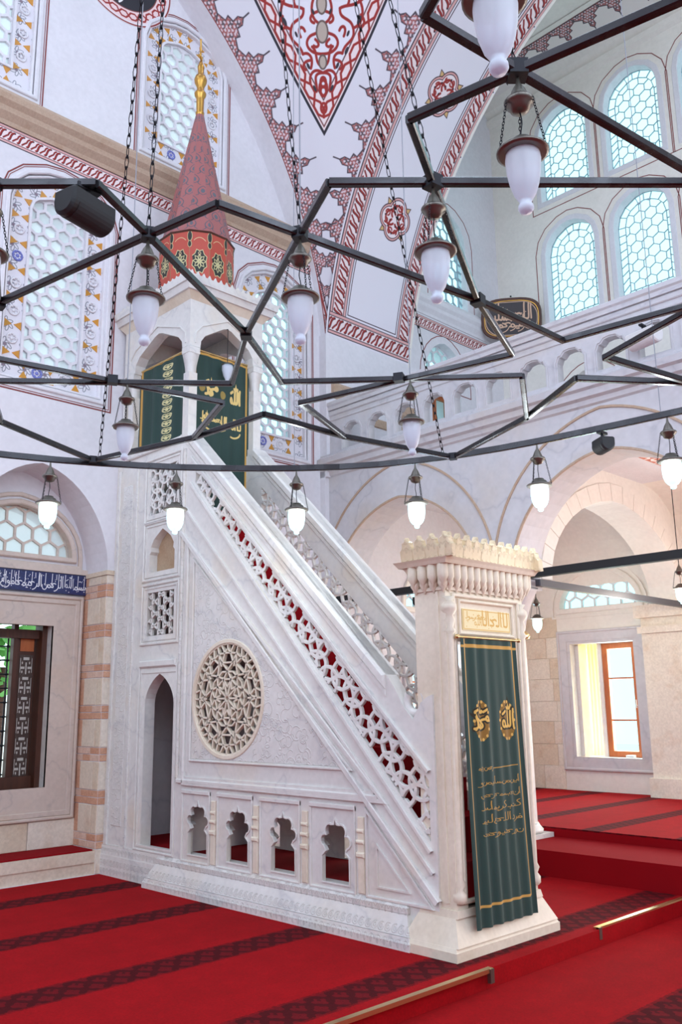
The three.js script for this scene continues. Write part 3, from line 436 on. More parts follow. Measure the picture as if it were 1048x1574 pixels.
// ---- floors and carpets
smesh('floor', [box(-13.5, 7.8, -0.5, -0.135, -0.9, 14.9)], M.stone);
smesh('floor_platform', [box(-13, 2.9, -0.135, -0.012, -0.5, 5.09)], M.stone);
smesh('floor_gallery_step', [box(2.36, 3.3, -0.135, 0.235, 0, 14.4), box(3.24, 7.3, -0.135, 0.335, 0, 14.4)], M.stone);
tag(mesh('carpet', [box(-12.9, 2.35, -0.012, 0, 0.012, 5.09), box(-12.9, 2.36, -0.125, 0, 5.09, 5.105)], M.carpet), 'wide red prayer carpet with dark patterned stripes on the raised platform', 'carpet');
tag(mesh('carpet', [box(-12.9, 2.36, -0.135, -0.12, 5.11, 14.4)], M.carpet), 'red prayer carpet on the lower floor beyond the brass rods', 'carpet');
{
  const t = thing('stair_carpet', 'red carpet laid over the two steps up to the side aisle', 'carpet');
  mesh('riser', [box(2.335, 2.36, 0, 0.235, 0.02, 14.3)], M.carpetPlain, t); mesh('tread', [box(2.335, 3.22, 0.235, 0.25, 0.02, 14.3)], M.carpetPlain, t); mesh('riser', [box(3.22, 3.24, 0.235, 0.335, 0.02, 14.3)], M.carpetPlain, t);
}
tag(mesh('carpet', [box(3.22, 7.19, 0.335, 0.35, 0.012, 14.3)], M.carpetSide), 'red carpet of the side aisle below the tall window', 'carpet');
const rodMeshes = [[-7.5, -0.68, 5.13, 'long brass stair rod on the carpet edge left of the marble pulpit'], [0.74, 2.36, 5.08, 'short brass stair rod on the carpet edge right of the marble pulpit']];
for (const [a, b, z, l] of rodMeshes) { const t = thing('stair_rod', l, 'rod', [0, 0, 0], 'brass rods on the carpet edge'); mesh('bar', [box(a, b, -0.012, 0.014, z - 0.022, z + 0.02)], M.brass, t); for (const q of [a + 0.02, b - 0.02]) mesh('bracket', [box(q - 0.02, q + 0.02, -0.075, 0.012, z + 0.0, z + 0.028)], M.bronze, t); }

// ---- windows with a honeycomb of panes: outline in (u,v)
function honeycomb(P, o) {
  // o: pitch, bar, border (cells of a rim), w (depth), mat, pane, parent
  const cells = [], panes = [], w1 = o.w + o.depth, Q = o.border ? inset(P, o.border) : P, us = Q.map((p) => p[0]), vs = Q.map((p) => p[1]), s = o.pitch / Math.sqrt(3);
  const u0 = Math.min(...us), u1 = Math.max(...us), v0 = Math.min(...vs), v1 = Math.max(...vs), uc = (u0 + u1) / 2;
  const put = (c, k) => { if (c.length < 3 || Math.abs(area2(c)) < 1e-5) return; let per = 0; c.forEach((a, i) => { const b = c[(i + 1) % c.length]; per += Math.hypot(a[0] - b[0], a[1] - b[1]); }); if (2 * area2(ccw(c)) / per < o.bar * 0.5 + s * 0.1) { cells.push(slab(c, [], o.w, w1)); return; } const h = inset(c, o.bar / 2), h2 = inset(c, o.bar * 0.3); const ok = (p) => p.every((q) => isFinite(q[0]) && within(q, ccw(c))); if (ok(h) && area2(h) > 0) { cells.push(slab(c, [h], o.w, w1)); panes.push(ok(h2) ? h2 : h); } else cells.push(slab(c, [], o.w, w1)); };
  for (let j = -1; j * s * 1.5 < v1 - v0 + s; j++) for (let i = -14; i <= 14; i++) {
    const x = uc + (i + (j & 1 ? 0.5 : 0)) * o.pitch, y = v0 + s * 0.6 + j * s * 1.5; if (x < u0 - s || x > u1 + s) continue;
    put(clip([0, 1, 2, 3, 4, 5].map((k) => [x + s * cos(PI / 6 + k * PI / 3), y + s * sin(PI / 6 + k * PI / 3)]), Q));
  }
  if (o.border) { const A = ccw(P), B = inset(P, o.border); for (let i = 0; i < A.length; i++) { const a = A[i], b = A[(i + 1) % A.length], c = B[i], d = B[(i + 1) % A.length], n = Math.max(1, Math.round(Math.hypot(b[0] - a[0], b[1] - a[1]) / (o.border * 1.15))); for (let k = 0; k < n; k++) { const L = (p, q, t) => [p[0] + (q[0] - p[0]) * t, p[1] + (q[1] - p[1]) * t]; put([L(a, b, k / n), L(a, b, (k + 1) / n), L(c, d, (k + 1) / n), L(c, d, k / n)]); } } }
  mesh('lattice', [slab(inset(P, -0.02), [P], o.w, w1), ...cells], o.mat, o.parent);
  for (const p of panes) mesh('pane', [new THREE.ShapeGeometry(shape(p)).translate(0, 0, o.w + o.depth * 0.35)], typeof o.pane === 'function' ? o.pane() : o.pane, o.parent);
}
const archLine = (u0, u1, v0, sh, ap) => { const c = (u0 + u1) / 2, h = (u1 - u0) / 2; return [[u0, v0], [u1, v0], [u1, sh], [c + h * 0.9, sh + (ap - sh) * 0.42], [c + h * 0.68, sh + (ap - sh) * 0.72], [c + h * 0.3, sh + (ap - sh) * 0.94], [c, ap], [c - h * 0.3, sh + (ap - sh) * 0.94], [c - h * 0.68, sh + (ap - sh) * 0.72], [c - h * 0.9, sh + (ap - sh) * 0.42], [u0, sh]]; };
function qiblaWindow(g, P, pitch, paneMat) {                               // plaster window with tinted border, built in the wall plane w = 0
  mesh('painted_line', [frame(inset(P, -0.03), 0.016, 0, 0.004), frame(P, 0.008, 0, 0.004)], M.paint, g);
  mesh('window_frame', [frame(inset(P, 0.045), 0.05, -0.03, 0.03, 0.01), frame(inset(P, 0.085), 0.05, -0.09, 0.0, 0.01)], M.white, g);
  const A = inset(P, 0.12), B = inset(P, 0.37);
  const bz = slab(A, [B], -0.12, -0.06); mesh('border', [uvBy(bz, (x, y) => [x / 0.24, y / 0.48])], M.flower, g, true);
  mesh('moulding', [frame(inset(P, 0.35), 0.03, -0.07, -0.035)], M.white, g);
  const C = ccw(inset(P, 0.25)); let k = 0;
  for (let i = 0; i < C.length; i++) {                                       // pairs of amber triangles between round flowers
    const a = C[i], b = C[(i + 1) % C.length], l = Math.hypot(b[0] - a[0], b[1] - a[1]), n = Math.round(l / 0.36); if (l < 0.12) continue;
    for (let j = 0; j < Math.max(1, n); j++) {
      const t = (j + 0.5) / Math.max(1, n), x = a[0] + (b[0] - a[0]) * t, y = a[1] + (b[1] - a[1]) * t, an = Math.atan2(b[1] - a[1], b[0] - a[0]);
      for (const s of [1, -1]) mesh('amber_pane', [slab([[0, 0.012 * s], [-0.048, 0.095 * s], [0.048, 0.095 * s]].map((q) => [x + q[0] * cos(an) - q[1] * sin(an), y + q[0] * sin(an) + q[1] * cos(an)]), [], -0.07, -0.052)], M.amber, g);
      if (n > 1 && j < n) { const t2 = j / n, X = a[0] + (b[0] - a[0]) * t2, Y = a[1] + (b[1] - a[1]) * t2; if (j) mesh('flower', [new THREE.TorusGeometry(0.055, 0.012, 5, 14).translate(X, Y, -0.055), new THREE.SphereGeometry(0.022, 8, 5).scale(1, 1, 0.4).translate(X, Y, -0.055), ...[0, 1, 2, 3, 4, 5].map((q) => new THREE.SphereGeometry(0.02, 6, 4).scale(1, 0.6, 0.4).rotateZ(q * PI / 3).translate(X + 0.05 * cos(q * PI / 3), Y + 0.05 * sin(q * PI / 3), -0.052))], k++ % 8 ? M.white : M.blueGlass, g); }
    }
  }
  honeycomb(inset(P, 0.37), { pitch, bar: 0.034, w: -0.13, depth: 0.05, mat: M.white, pane: paneMat, parent: g });
}
const WL = archLine(-2.22, -0.78, 5.14, 7.42, 7.96), WR = archLine(1.05, 2.47, 5.02, 7.36, 7.9), WUL = archLine(-3.22, -1.74, 8.86, 10.8, 11.35), WUA = archLine(-0.42, 1.08, 8.86, 10.72, 11.28);
const NX = -1.55, NH = 0.85;                                                 // niche of the lower left window
const nicheP = archDoor(NX, NH, 0.0, 3.24, 1.12, 28, 0.12), WSMALL = archLine(5.35, 6.35, 8.45, 9.9, 10.45);
const aisleWin = rect(4.45, 5.65, 0.95, 2.66), aisleLun = [[4.35, 3.17], [5.75, 3.17], ...archTop(5.05, 0.7, 3.2, 0.66, 14)], galLun = [[5.05, 7.1], [6.15, 7.1], ...archTop(5.6, 0.55, 7.12, 0.7, 12)], galWin = rect(5.2, 6.0, 5.6, 6.98);
const q = (a, b) => inset(a, b);
smesh('wall_qibla', [slab(rect(-13.4, 7.8, -0.2, 8.24), [nicheP, q(WL, 0.11), q(WR, 0.11), aisleWin, aisleLun, galLun, galWin], -0.16, 0), slab(rect(-13.4, 7.8, -0.2, 8.24), [nicheP, q(WL, 0.11), rect(0.9, 3.4, 4.95, 8.0), aisleWin, rect(4.0, 7.0, 3.1, 4.1), rect(4.9, 7.1, 7.05, 7.95), galWin], -0.5, -0.16), slab(rect(4.5, 7.8, 8.24, 14.6), [q(WSMALL, 0.02)], -0.2, 0), slab(rect(2.4, 4.55, 8.24, 13.6), [], -0.5, 0)], M.plaster);
smesh('wall_qibla_outer', [slab(rect(-13.4, 7.8, -0.2, 8.24), [rect(NX - 0.49, NX + 0.49, 0.79, 2.73), [[NX - 0.66, 3.42], [NX + 0.66, 3.42], ...archTop(NX, 0.66, 3.44, 0.55, 14)], q(WL, 0.2), rect(0.9, 3.4, 4.95, 8.0), aisleWin, rect(4.0, 7.0, 3.1, 4.1), rect(4.9, 7.1, 7.05, 7.95), galWin], -0.9, -0.5)], M.plaster);
smesh('wall_qibla_upper', [slab(rect(-13.4, 2.9, 8.2, 13.6), [q(WUL, 0.11), q(WUA, 0.11)], -0.9, -0.25)], M.plaster);
for (const [P, z, p, m] of [[WL, 0, 0.168, M.frosted], [WR, 0, 0.175, M.clear], [WUL, -0.25, 0.2, M.frosted], [WUA, -0.25, 0.19, M.frosted]]) qiblaWindow(struct('window', [0, 0, z]), P, p, m);
{ const g = struct('window', [0, 0, 0]); mesh('painted_line', [frame(q(WSMALL, -0.16), 0.014, 0, 0.004)], M.paint, g); mesh('window_frame', [frame(q(WSMALL, -0.06), 0.1, -0.12, 0.01, 0.01)], M.white, g); honeycomb(WSMALL, { pitch: 0.2, bar: 0.018, border: 0.14, w: -0.14, depth: 0.03, mat: M.lead, pane: M.clear, parent: g }); }
// cornice and painted border of the qibla wall
const corniceP = [[0, 8.22], [0.02, 8.22], [0.03, 8.27], [0.09, 8.34], [0.1, 8.4], [0.15, 8.45], [0.16, 8.52], [0.1, 8.6], [-0.25, 8.62], [-0.25, 8.22]];
const alongX = (P, x0, x1) => slab(P.map((p) => [-p[0], p[1]]), [], x0, x1).rotateY(PI / 2);     // profile (z,y) drawn along x
const bandZ = (x0, x1, y0, y1, z) => uvBy(box(x0, x1, y0, y1, z, z + 0.006), (x, y) => [x / (4 * (y1 - y0)), (y - y0) / (y1 - y0)]);
smesh('trim_1', [alongX(corniceP, -13, 2.36)], M.cornice); smesh('trim_2', [alongX(corniceP.map((p) => [p[0] * 0.8, p[1] - 0.02]), 4.5, 7.3)], M.plaster);
smesh('painted_border_wall_1', [bandZ(-13, 2.45, 8.0, 8.22, 0)], M.border, true); smesh('painted_border_wall_2', [bandZ(4.5, 7.3, 7.94, 8.16, 0)], M.border, true);
{ const g = struct('trim_wall_roundel', [-0.72, 11.45, -0.25]); mesh('painted_disc', [uvBy(new THREE.CylinderGeometry(0.76, 0.76, 0.012, 48).rotateX(PI / 2), (x, y) => [(x + 0.76) / 1.52, (y + 0.76) / 1.52])], M.roundel, g, true); }
// mouldings of the pier seen over the gallery rail
smesh('trim_3', [alongX([[0, 5.75], [0.1, 5.76], [0.13, 5.84], [0.17, 5.86], [0.18, 5.96], [0.12, 6.02], [0.14, 6.1], [0.2, 6.16], [0.21, 6.3], [0.15, 6.36], [0.0, 6.4]], 2.72, 4.62)], M.cornice);
smesh('wall_pier', [box(2.62, 4.66, 4.9, 7.08, -0.02, 0.145), box(2.62, 2.8, 3.0, 5.0, -0.02, 0.1)], M.plaster);
// ---- arches, pendentive and dome
function sweepStrip(f, n, m, uvf) { const pos = [], uv = []; const P = (i, j) => f(i / n, j / m); for (let i = 0; i < n; i++) for (let j = 0; j < m; j++) for (const [a, b] of [[0, 0], [1, 0], [1, 1], [0, 0], [1, 1], [0, 1]]) { pos.push(...P(i + a, j + b)); const t = uvf ? uvf((i + a) / n, (j + b) / m) : [0, 0]; uv.push(...t); } const g = new THREE.BufferGeometry(); g.setAttribute('position', new THREE.Float32BufferAttribute(pos, 3)); g.setAttribute('uv', new THREE.Float32BufferAttribute(uv, 2)); return smoothed(g); }
function smoothed(g) { const p = g.attributes.position, map = new Map(), n = new Float32Array(p.count * 3), a = V3(), b = V3(), c = V3(), keys = []; for (let i = 0; i < p.count; i++) keys.push([p.getX(i), p.getY(i), p.getZ(i)].map((v) => Math.round(v * 2e4)).join()); for (let i = 0; i < p.count; i += 3) { a.fromBufferAttribute(p, i); b.fromBufferAttribute(p, i + 1); c.fromBufferAttribute(p, i + 2); b.sub(a); c.sub(a); b.cross(c); for (let k = 0; k < 3; k++) { const s = map.get(keys[i + k]) ?? map.set(keys[i + k], V3()).get(keys[i + k]); s.add(b); } } for (let i = 0; i < p.count; i++) { const s = map.get(keys[i]).clone().normalize(); n.set([s.x, s.y, s.z], i * 3); } g.setAttribute('normal', new THREE.BufferAttribute(n, 3)); return g; }
const th0 = Math.asin((7.07 - CY) / R);
smesh('ceiling_side_arch', [sweepStrip((u, v) => { const a = th0 + v * (PI / 2 - th0); return [SOF.x0 + u * (SOF.x1 - SOF.x0), CY + R * sin(a), CZ - R * cos(a)]; }, 2, 64, (u, v) => [u, Math.min(0.999, v * (PI / 2 - th0) * R / SOF.len)])], M.soffit, true);
smesh('ceiling_side_arch_far', [sweepStrip((u, v) => { const a = PI / 2 * (1 + v); return [SOF.x0 + u * (SOF.x1 - SOF.x0), CY + R * sin(a), CZ - R * cos(a)]; }, 1, 32)], M.plaster);
smesh('ceiling_qibla_arch', [sweepStrip((u, v) => { const a = v * PI; return [CX + R * cos(a), CY + R * sin(a), -0.3 + u * 0.4]; }, 1, 80)], M.plaster);
smesh('ceiling_back_arch', [sweepStrip((u, v) => { const a = v * PI; return [CX + R * cos(a), CY + R * sin(a), 13.5 + u * 1.0]; }, 1, 40)], M.plaster);
smesh('ceiling_left_arch', [sweepStrip((u, v) => { const a = v * PI; return [-13.1 + u * 2.4, CY + R * sin(a), CZ - R * cos(a)]; }, 1, 40)], M.plaster);
function pendentive(sx, sz) {
  const RS = R * Math.SQRT2;
  return sweepStrip((u, v) => { const y = CY + v * R, rho = Math.sqrt(Math.max(0, RS * RS - (y - CY) ** 2)), e = PI / 4 - Math.acos(Math.min(1, R / rho)), a = PI / 4 + (u * 2 - 1) * e; return [CX + sx * rho * cos(a), y, CZ + sz * rho * sin(a)]; }, 24, 48,
    (u, v) => { const y = CY + v * R, rho = Math.sqrt(Math.max(0, RS * RS - (y - CY) ** 2)), e = PI / 4 - Math.acos(Math.min(1, R / rho)); return [(-(u * 2 - 1) * e * rho * -1 + 5) / 10, (y - CY) / R]; });
}
smesh('ceiling_pendentive', [pendentive(1, -1)], M.pend, true);
for (const [a, b] of [[-1, -1], [1, 1], [-1, 1]]) smesh('ceiling_pendentive', [pendentive(a, b)], M.pend, true);
{
  const wallP = (a0, a1, y0, y1) => sweepStrip((u, v) => { const a = a0 + u * (a1 - a0); return [CX + 6.72 * cos(a), y0 + v * (y1 - y0), CZ + 6.72 * sin(a)]; }, 6, 1), gs = [];
  for (let i = 0; i < 8; i++) { const a = i * PI / 4 + 0.39; gs.push(wallP(a - PI / 8, a - 0.14, 12.95, 16), wallP(a + 0.14, a + PI / 8, 12.95, 16), wallP(a - 0.14, a + 0.14, 12.95, 13.7), wallP(a - 0.14, a + 0.14, 15.5, 16)); }
  smesh('wall_drum', gs, M.plaster);
  smesh('ceiling_dome', [sweepStrip((u, v) => { const a = u * 2 * PI, b = v * PI / 2; return [CX + 6.72 * cos(b) * cos(a), 16 + 5.4 * sin(b), CZ + 6.72 * cos(b) * sin(a)]; }, 48, 12)], M.plaster);
  for (let i = 0; i < 8; i++) { const a = i * PI / 4 + 0.39; smesh('unseen_window_drum', [sweepStrip((u, v) => { const t = a - 0.14 + u * 0.28; return [CX + 6.74 * cos(t), 13.7 + v * 1.8, CZ + 6.74 * sin(t)]; }, 3, 1)], M.clear); }  // unseen panes, out of view, where the drum lights stand
}
// ---- walls behind the camera, with unseen windows placed to light the room
const backHoles = [], leftHoles = []; for (const x of [-9.2, -6.0, -2.8, 0.4]) for (const y of [5.4, 9.2]) backHoles.push(rect(x - 0.75, x + 0.75, y - 1.3, y + 1.3)); for (const z of [3.0, 6.8, 10.6]) for (const y of [5.4, 9.2]) leftHoles.push(rect(z - 0.75, z + 0.75, y - 1.3, y + 1.3));
smesh('wall_back', [slab(rect(-13.4, 7.9, -0.2, 14.8), backHoles, BACK_Z, BACK_Z + 0.4)], M.plaster);
smesh('wall_left', [onX(slab(rect(-0.9, 14.8, -0.2, 13.6), leftHoles, 0, 0.4), LEFT_X)], M.plaster);
for (const h of backHoles) smesh('unseen_window_back', [new THREE.ShapeGeometry(shape(h)).translate(0, 0, BACK_Z + 0.1)], M.clear);
for (const h of leftHoles) smesh('unseen_window_left', [onX(new THREE.ShapeGeometry(shape(h)), LEFT_X - 0.1)], M.clear);
// ---- side wall (faces -x), lower part with the tall window, upper part with two rows of windows
const WZ = 1.65, lowWin = (c) => rect(c - 0.57, c + 0.57, 0.85, 2.66), lowLun = (c) => [[c - 0.72, 3.22], [c + 0.72, 3.22], ...archTop(c, 0.72, 3.24, 0.62, 16)];
const lowC = [WZ, 5.9, 9.3, 12.7];
smesh('wall_side_lower', [onX(slab(rect(-0.9, 14.8, -0.2, 5.0), [...lowC.map(lowWin), ...lowC.map(lowLun)], -0.18, 0), 7.2), onX(slab(rect(-0.9, 14.8, -0.2, 5.0), [...lowC.map(lowWin), ...lowC.map((c) => rect(c - 1.3, c + 0.8, 3.15, 4.0))], -0.46, -0.18), 7.2)], M.cream);
const upC = [1.56, 2.92, 4.28, 5.64, 7.0, 8.36, 9.72, 11.08], W1 = (c) => archLine(c - 0.5, c + 0.5, 8.38, 9.72, 10.2), W2 = (c) => archLine(c - 0.5, c + 0.5, 10.75, 12.06, 12.55), gl = (c) => [[c - 0.6, 6.62], [c + 0.6, 6.62], ...archTop(c, 0.6, 6.64, 0.68, 14)];
smesh('wall_side_upper', [onX(slab(rect(-0.9, 14.8, 5.0, 14.6), [...upC.map((c) => q(W1(c), -0.02)), ...upC.map((c) => q(W2(c), -0.02)), gl(1.75), gl(5.0)], -0.24, 0), 7.3)], M.cream);
for (const [i, W] of [W1, W2].entries()) for (const c of upC.slice(0, 5)) {
  const g = struct('window', [7.3, 0, 0]); g.rotation.y = -PI / 2; const P = W(c);
  mesh('painted_line', [frame(q(P, -0.2), 0.014, 0, 0.004)], M.paint, g); mesh('window_frame', [frame(q(P, -0.09), 0.1, -0.16, 0.012, 0.01)], M.white, g);
  honeycomb(P, { pitch: 0.2, bar: 0.011, border: 0.13, w: -0.2, depth: 0.02, mat: M.lead, pane: M.clear, parent: g });
}
for (const [c] of [[1.75]]) { const g = struct('window', [7.3, 0, 0]); g.rotation.y = -PI / 2; mesh('painted_line', [frame(q(gl(c), -0.14), 0.014, 0, 0.004)], M.paint, g); honeycomb(q(gl(c), 0.03), { pitch: 0.22, bar: 0.03, w: -0.18, depth: 0.04, mat: M.white, pane: M.clear, parent: g }); }
const alongZ = (P, z0, z1) => slab(P, [], z0, z1);                             // profile (x,y) drawn along z
smesh('trim_4', [alongZ([[7.3, 8.0], [7.24, 8.02], [7.22, 8.08], [7.16, 8.12], [7.16, 8.18], [7.3, 8.24]], 0, 14.4), alongZ([[7.3, 12.84], [7.22, 12.88], [7.2, 12.98], [7.3, 13.02]], 0, 14.4)], M.cream);
const vault = [[7.3, 12.98], [7.15, 13.12], [6.95, 13.2], [6.4, 13.38], [5.4, 13.5], [4.4, 13.55]];
smesh('ceiling_gallery', [slab([...vault, [4.4, 13.7], [7.3, 13.7]], [], -0.02, 14.5)], M.cream);
smesh('painted_crenel_border_wall', [sweepStrip((u, v) => [6.38 + u * 0.575, 13.374 - u * 0.19, 0.05 + v * 9], 2, 1, (u, v) => [v * 9 / 3.8, u])], M.crenel, true);
smesh('trim_8', [strip([6.42, 13.36], [6.34, 13.385], 0.03, 0, 14.4)], M.cream);
smesh('wall_side_arch', [onX(slab([...Array.from({ length: 41 }, (_, i) => [CZ - R * cos(i / 40 * PI), CY + R * sin(i / 40 * PI)]), [13.5, 14.5], [0.1, 14.5]].filter((p, i) => i > 40 || p[1] >= CY), [], -0.05, 0), 4.45)], M.cream);
smesh('wall_arch_top', [box(4.4, 7.4, 14.3, 14.6, -0.5, 14.8)], M.cream);

// ---- gallery on its arcade
const arcC = [1.42, 4.4, 7.38, 10.36, 13.34];
const arcade = [[-0.05, 3.12]]; for (const c of arcC) arcade.push(...archTop(c, 1.25, 3.15, 1.24, 24, 0.1).reverse()); arcade.push([14.6, 3.12], [14.6, 5.0], [-0.05, 5.0]);
smesh('wall_arcade', [onX(slab(arcade, [], -0.55, 0), 2.7)], M.grey);
{ const gs = []; for (const c of arcC.slice(0, 3)) for (const [h, r] of [[1.5, 1.66], [1.25, 1.24]]) { const line = archTop(c, h, h > 1.4 ? 3.2 : 3.15, r, 36, 0.1); gs.push(onX(ribbon(line, 0.028, -0.005, 0.018), 2.7)); } smesh('trim_5', gs, M.cornice); }
smesh('ceiling_aisle', [box(2.76, 7.25, 4.78, 4.97, -0.4, 14.6)], M.white);
smesh('painted_brick_ceiling', [uvBy(box(4.1, 5.9, 4.765, 4.78, 3.85, 5.0), (x, y, z) => [x / 1.1, z / 1.1]), uvBy(box(4.4, 5.9, 4.765, 4.78, 0.9, 2.0), (x, y, z) => [x / 1.1, z / 1.1])], M.bricks, true);
{ // cove between the aisle ceiling and its walls
  const cove = (z0, z1) => { const gs = []; const P = (x0, dir, r) => Array.from({ length: 9 }, (_, i) => { const a = i / 8 * PI / 2; return [x0 + dir * r * (1 - sin(a)), 4.78 - r * (1 - cos(a)) * 1.0]; }); gs.push(alongZ([...P(7.2, -1, 1.2), [7.2, 4.78]], z0, z1)); return gs; };
  smesh('ceiling_cove', cove(0, 14.4), M.cream);
}
const transP = [[3.2, 3.12], [3.45, 3.12], ...archTop(5.2, 1.75, 3.15, 1.24, 28, 0.1).reverse(), [6.95, 3.12], [7.25, 3.12], [7.25, 4.8], [3.2, 4.8]];
for (const z of [2.68, 5.66]) {
  const g = struct('wall_transverse_arch', [0, 0, z]); mesh('spandrel', [slab(transP, [], 0, 0.5)], M.cream, g);
  const a = archTop(5.2, 1.75, 3.15, 1.24, 19, 0.1), b = archTop(5.2, 1.98, 3.15, 1.5, 19, 0.1);
  for (let i = 0; i < 19; i++) mesh('voussoir', [slab(inset([a[i], b[i], b[i + 1], a[i + 1]], 0.003), [], 0.49, 0.515, 0.004)], M.cream, g);
}
smesh('trim_6', [alongZ([[2.7, 4.9], [2.67, 4.92], [2.66, 4.97], [2.61, 4.99], [2.6, 5.06], [2.555, 5.08], [2.545, 5.15], [2.61, 5.19], [2.61, 5.215], [2.85, 5.215], [2.85, 4.9]], 0.02, 14.4)], M.grey);
{
  const g = struct('balustrade_wall', [2.68, 0, 0]); g.rotation.y = -PI / 2; const holes = [];
  for (let i = 0; i < 27; i++) { const a = 0.42 + i * 0.5, b = a + 0.34; holes.push([[a, 5.27], [b, 5.27], [b, 5.5], [b - 0.03, 5.565], [b - 0.055, 5.565], [b - 0.1, 5.61], [(a + b) / 2, 5.62], [a + 0.1, 5.61], [a + 0.055, 5.565], [a + 0.03, 5.565], [a, 5.5]]); }
  mesh('balustrade_panel', [slab(rect(0.02, 14.4, 5.21, 5.9), holes, -0.12, 0)], M.grey, g);
  mesh('opening_moulding', holes.slice(0, 13).map((h) => frame(inset(h, -0.035), 0.02, -0.01, 0.015)), M.grey, g);
  mesh('handrail', [slab(rect(0.02, 14.4, 5.72, 5.75), [], -0.13, 0.015, 0.006), slab(rect(0.02, 14.4, 5.8, 5.87), [], -0.13, 0.022, 0.01), slab(rect(0.02, 14.4, 5.88, 5.93), [], -0.14, 0.035), slab(rect(0.02, 14.4, 5.93, 6.01), [], -0.17, 0.055, 0.02)], M.grey, g);
}
for (const z of [2.91, 5.89, 8.87]) {
  const g = struct('column', [2.97, 0.25, z]);
  mesh('column_base', [box(-0.24, 0.24, 0.001, 0.05, -0.24, 0.24), lathe([[0, 0.05], [0.22, 0.05], [0.225, 0.09], [0.19, 0.13], [0.175, 0.16], [0, 0.16]], 28)], M.marble, g, false);
  mesh('column_shaft', [lathe([[0.165, 0.15], [0.16, 0.6], [0.145, 2.2], [0, 2.2]], 28)], M.marble, g);
  mesh('column_collar', [lathe([[0.15, 2.19], [0.19, 2.2], [0.2, 2.24], [0.17, 2.28], [0.15, 2.29]], 28)], M.brass, g);
  mesh('column_capital', [lathe([[0.15, 2.28], [0.17, 2.4], [0.24, 2.6], [0.31, 2.74], [0.33, 2.78], [0, 2.78]], 8).rotateY(PI / 8), box(-0.28, 0.28, 2.76, 2.88, -0.26, 0.26)], M.grey, g);
}
// pier on the side wall and its impost, stone facing laid in courses
smesh('wall_pier_side', [box(6.92, 7.25, 0.3, 3.14, 2.5, 3.5), box(6.86, 7.25, 2.72, 2.82, 2.46, 3.54), box(6.82, 7.25, 2.95, 3.14, 2.44, 3.56), box(6.86, 7.25, 0.3, 0.62, 2.46, 3.54)], M.stone);
{
  const g = struct('wall_facing', [7.2, 0, 0]); g.rotation.y = -PI / 2; const S = [M.stone, M.stone2, M.stone3], ys = [0.35, 0.72, 1.06, 1.42, 1.74, 2.1, 2.44, 2.78, 3.12], geo = {};
  for (let r = 0; r < ys.length - 1; r++) { let z = 0.01; while (z < 2.48) { const l = Math.min(2.49 - z, 0.42 + rnd() * 0.36), a = z, b = z + l < 2.3 ? z + l : 2.49; z = b; const cutL = ys[r] < 2.86 && ys[r + 1] > 0.66; let segs = [[a, b]]; if (cutL) segs = [[a, Math.min(b, 0.86)], [Math.max(a, 2.44), b]].filter((s) => s[1] - s[0] > 0.03); for (const s of segs) mesh('stone', [chamferBox(s[0] + 0.002, s[1] - 0.002, ys[r] + 0.002, ys[r + 1] - 0.002, 0, 0.012 + rnd() * 0.006, 0.004)], S[Math.floor(rnd() * 3)], g); } }
}
// tall window of the aisle with its marble surround
function casement(g, c, w) {
  mesh('window_frame', [frame(rect(c - 0.79, c + 0.79, 0.66, 2.87), 0.045, -0.02, 0.05, 0.012), frame(rect(c - 0.745, c + 0.745, 0.705, 2.825), 0.13, -0.02, 0.032), frame(rect(c - 0.62, c + 0.62, 0.81, 2.71), 0.06, -0.12, 0.02)], M.grey, g);
  mesh('window_sill', [box(c - 0.57, c + 0.57, 0.84, 0.86, -0.45, -0.02)], M.white, g);
  const W = c - 0.2; mesh('casement_frame', [frame(rect(W, c + 0.57, 0.86, 2.66), 0.095, -0.42, -0.35, 0.008), box(c + 0.33, c + 0.42, 0.9, 2.6, -0.43, -0.34), box(W + 0.06, c + 0.5, 1.42, 1.445, -0.4, -0.37), box(W + 0.06, c + 0.5, 2.08, 2.105, -0.4, -0.37)], M.orange, g);
  for (const [a, b] of [[W + 0.09, c + 0.33], [c + 0.42, c + 0.48]]) for (const [y0, y1] of [[0.93, 1.42], [1.445, 2.08], [2.105, 2.59]]) mesh('pane', [new THREE.PlaneGeometry(b - a, y1 - y0).translate((a + b) / 2, (y0 + y1) / 2, -0.385)], M.clear, g);
  mesh('handle', [rod([c + 0.375, 1.66, -0.34], [c + 0.375, 1.66, -0.29], 0.008), rod([c + 0.375, 1.62, -0.29], [c + 0.375, 1.75, -0.29], 0.009)], M.offwhite, g);
  mesh('jamb', [box(c - 0.27, c - 0.2, 0.86, 2.66, -0.45, -0.33), box(c - 0.57, c - 0.5, 0.86, 2.66, -0.45, -0.14)], M.white, g); mesh('pane', [new THREE.PlaneGeometry(0.24, 1.8).translate(c - 0.385, 1.76, -0.45)], M.clear, g);
  mesh('curtain', [sweepStrip((u, v) => [c - 0.5 + u * 0.22 + 0.006 * sin(v * 3), 0.87 + v * 1.79, -0.4 + 0.015 * sin(u * 22)], 24, 4)], M.blind, g);
}
{ const g = struct('window', [7.2, 0, 0]); g.rotation.y = -PI / 2; casement(g, WZ); mesh('lunette_frame', [frame(q(lowLun(WZ), -0.07), 0.09, -0.1, 0.035, 0.012), frame(q(lowLun(WZ), -0.14), 0.03, -0.01, 0.02)], M.cream, g); honeycomb(lowLun(WZ), { pitch: 0.235, bar: 0.026, w: -0.14, depth: 0.04, mat: M.white, pane: M.clear, parent: g }); }
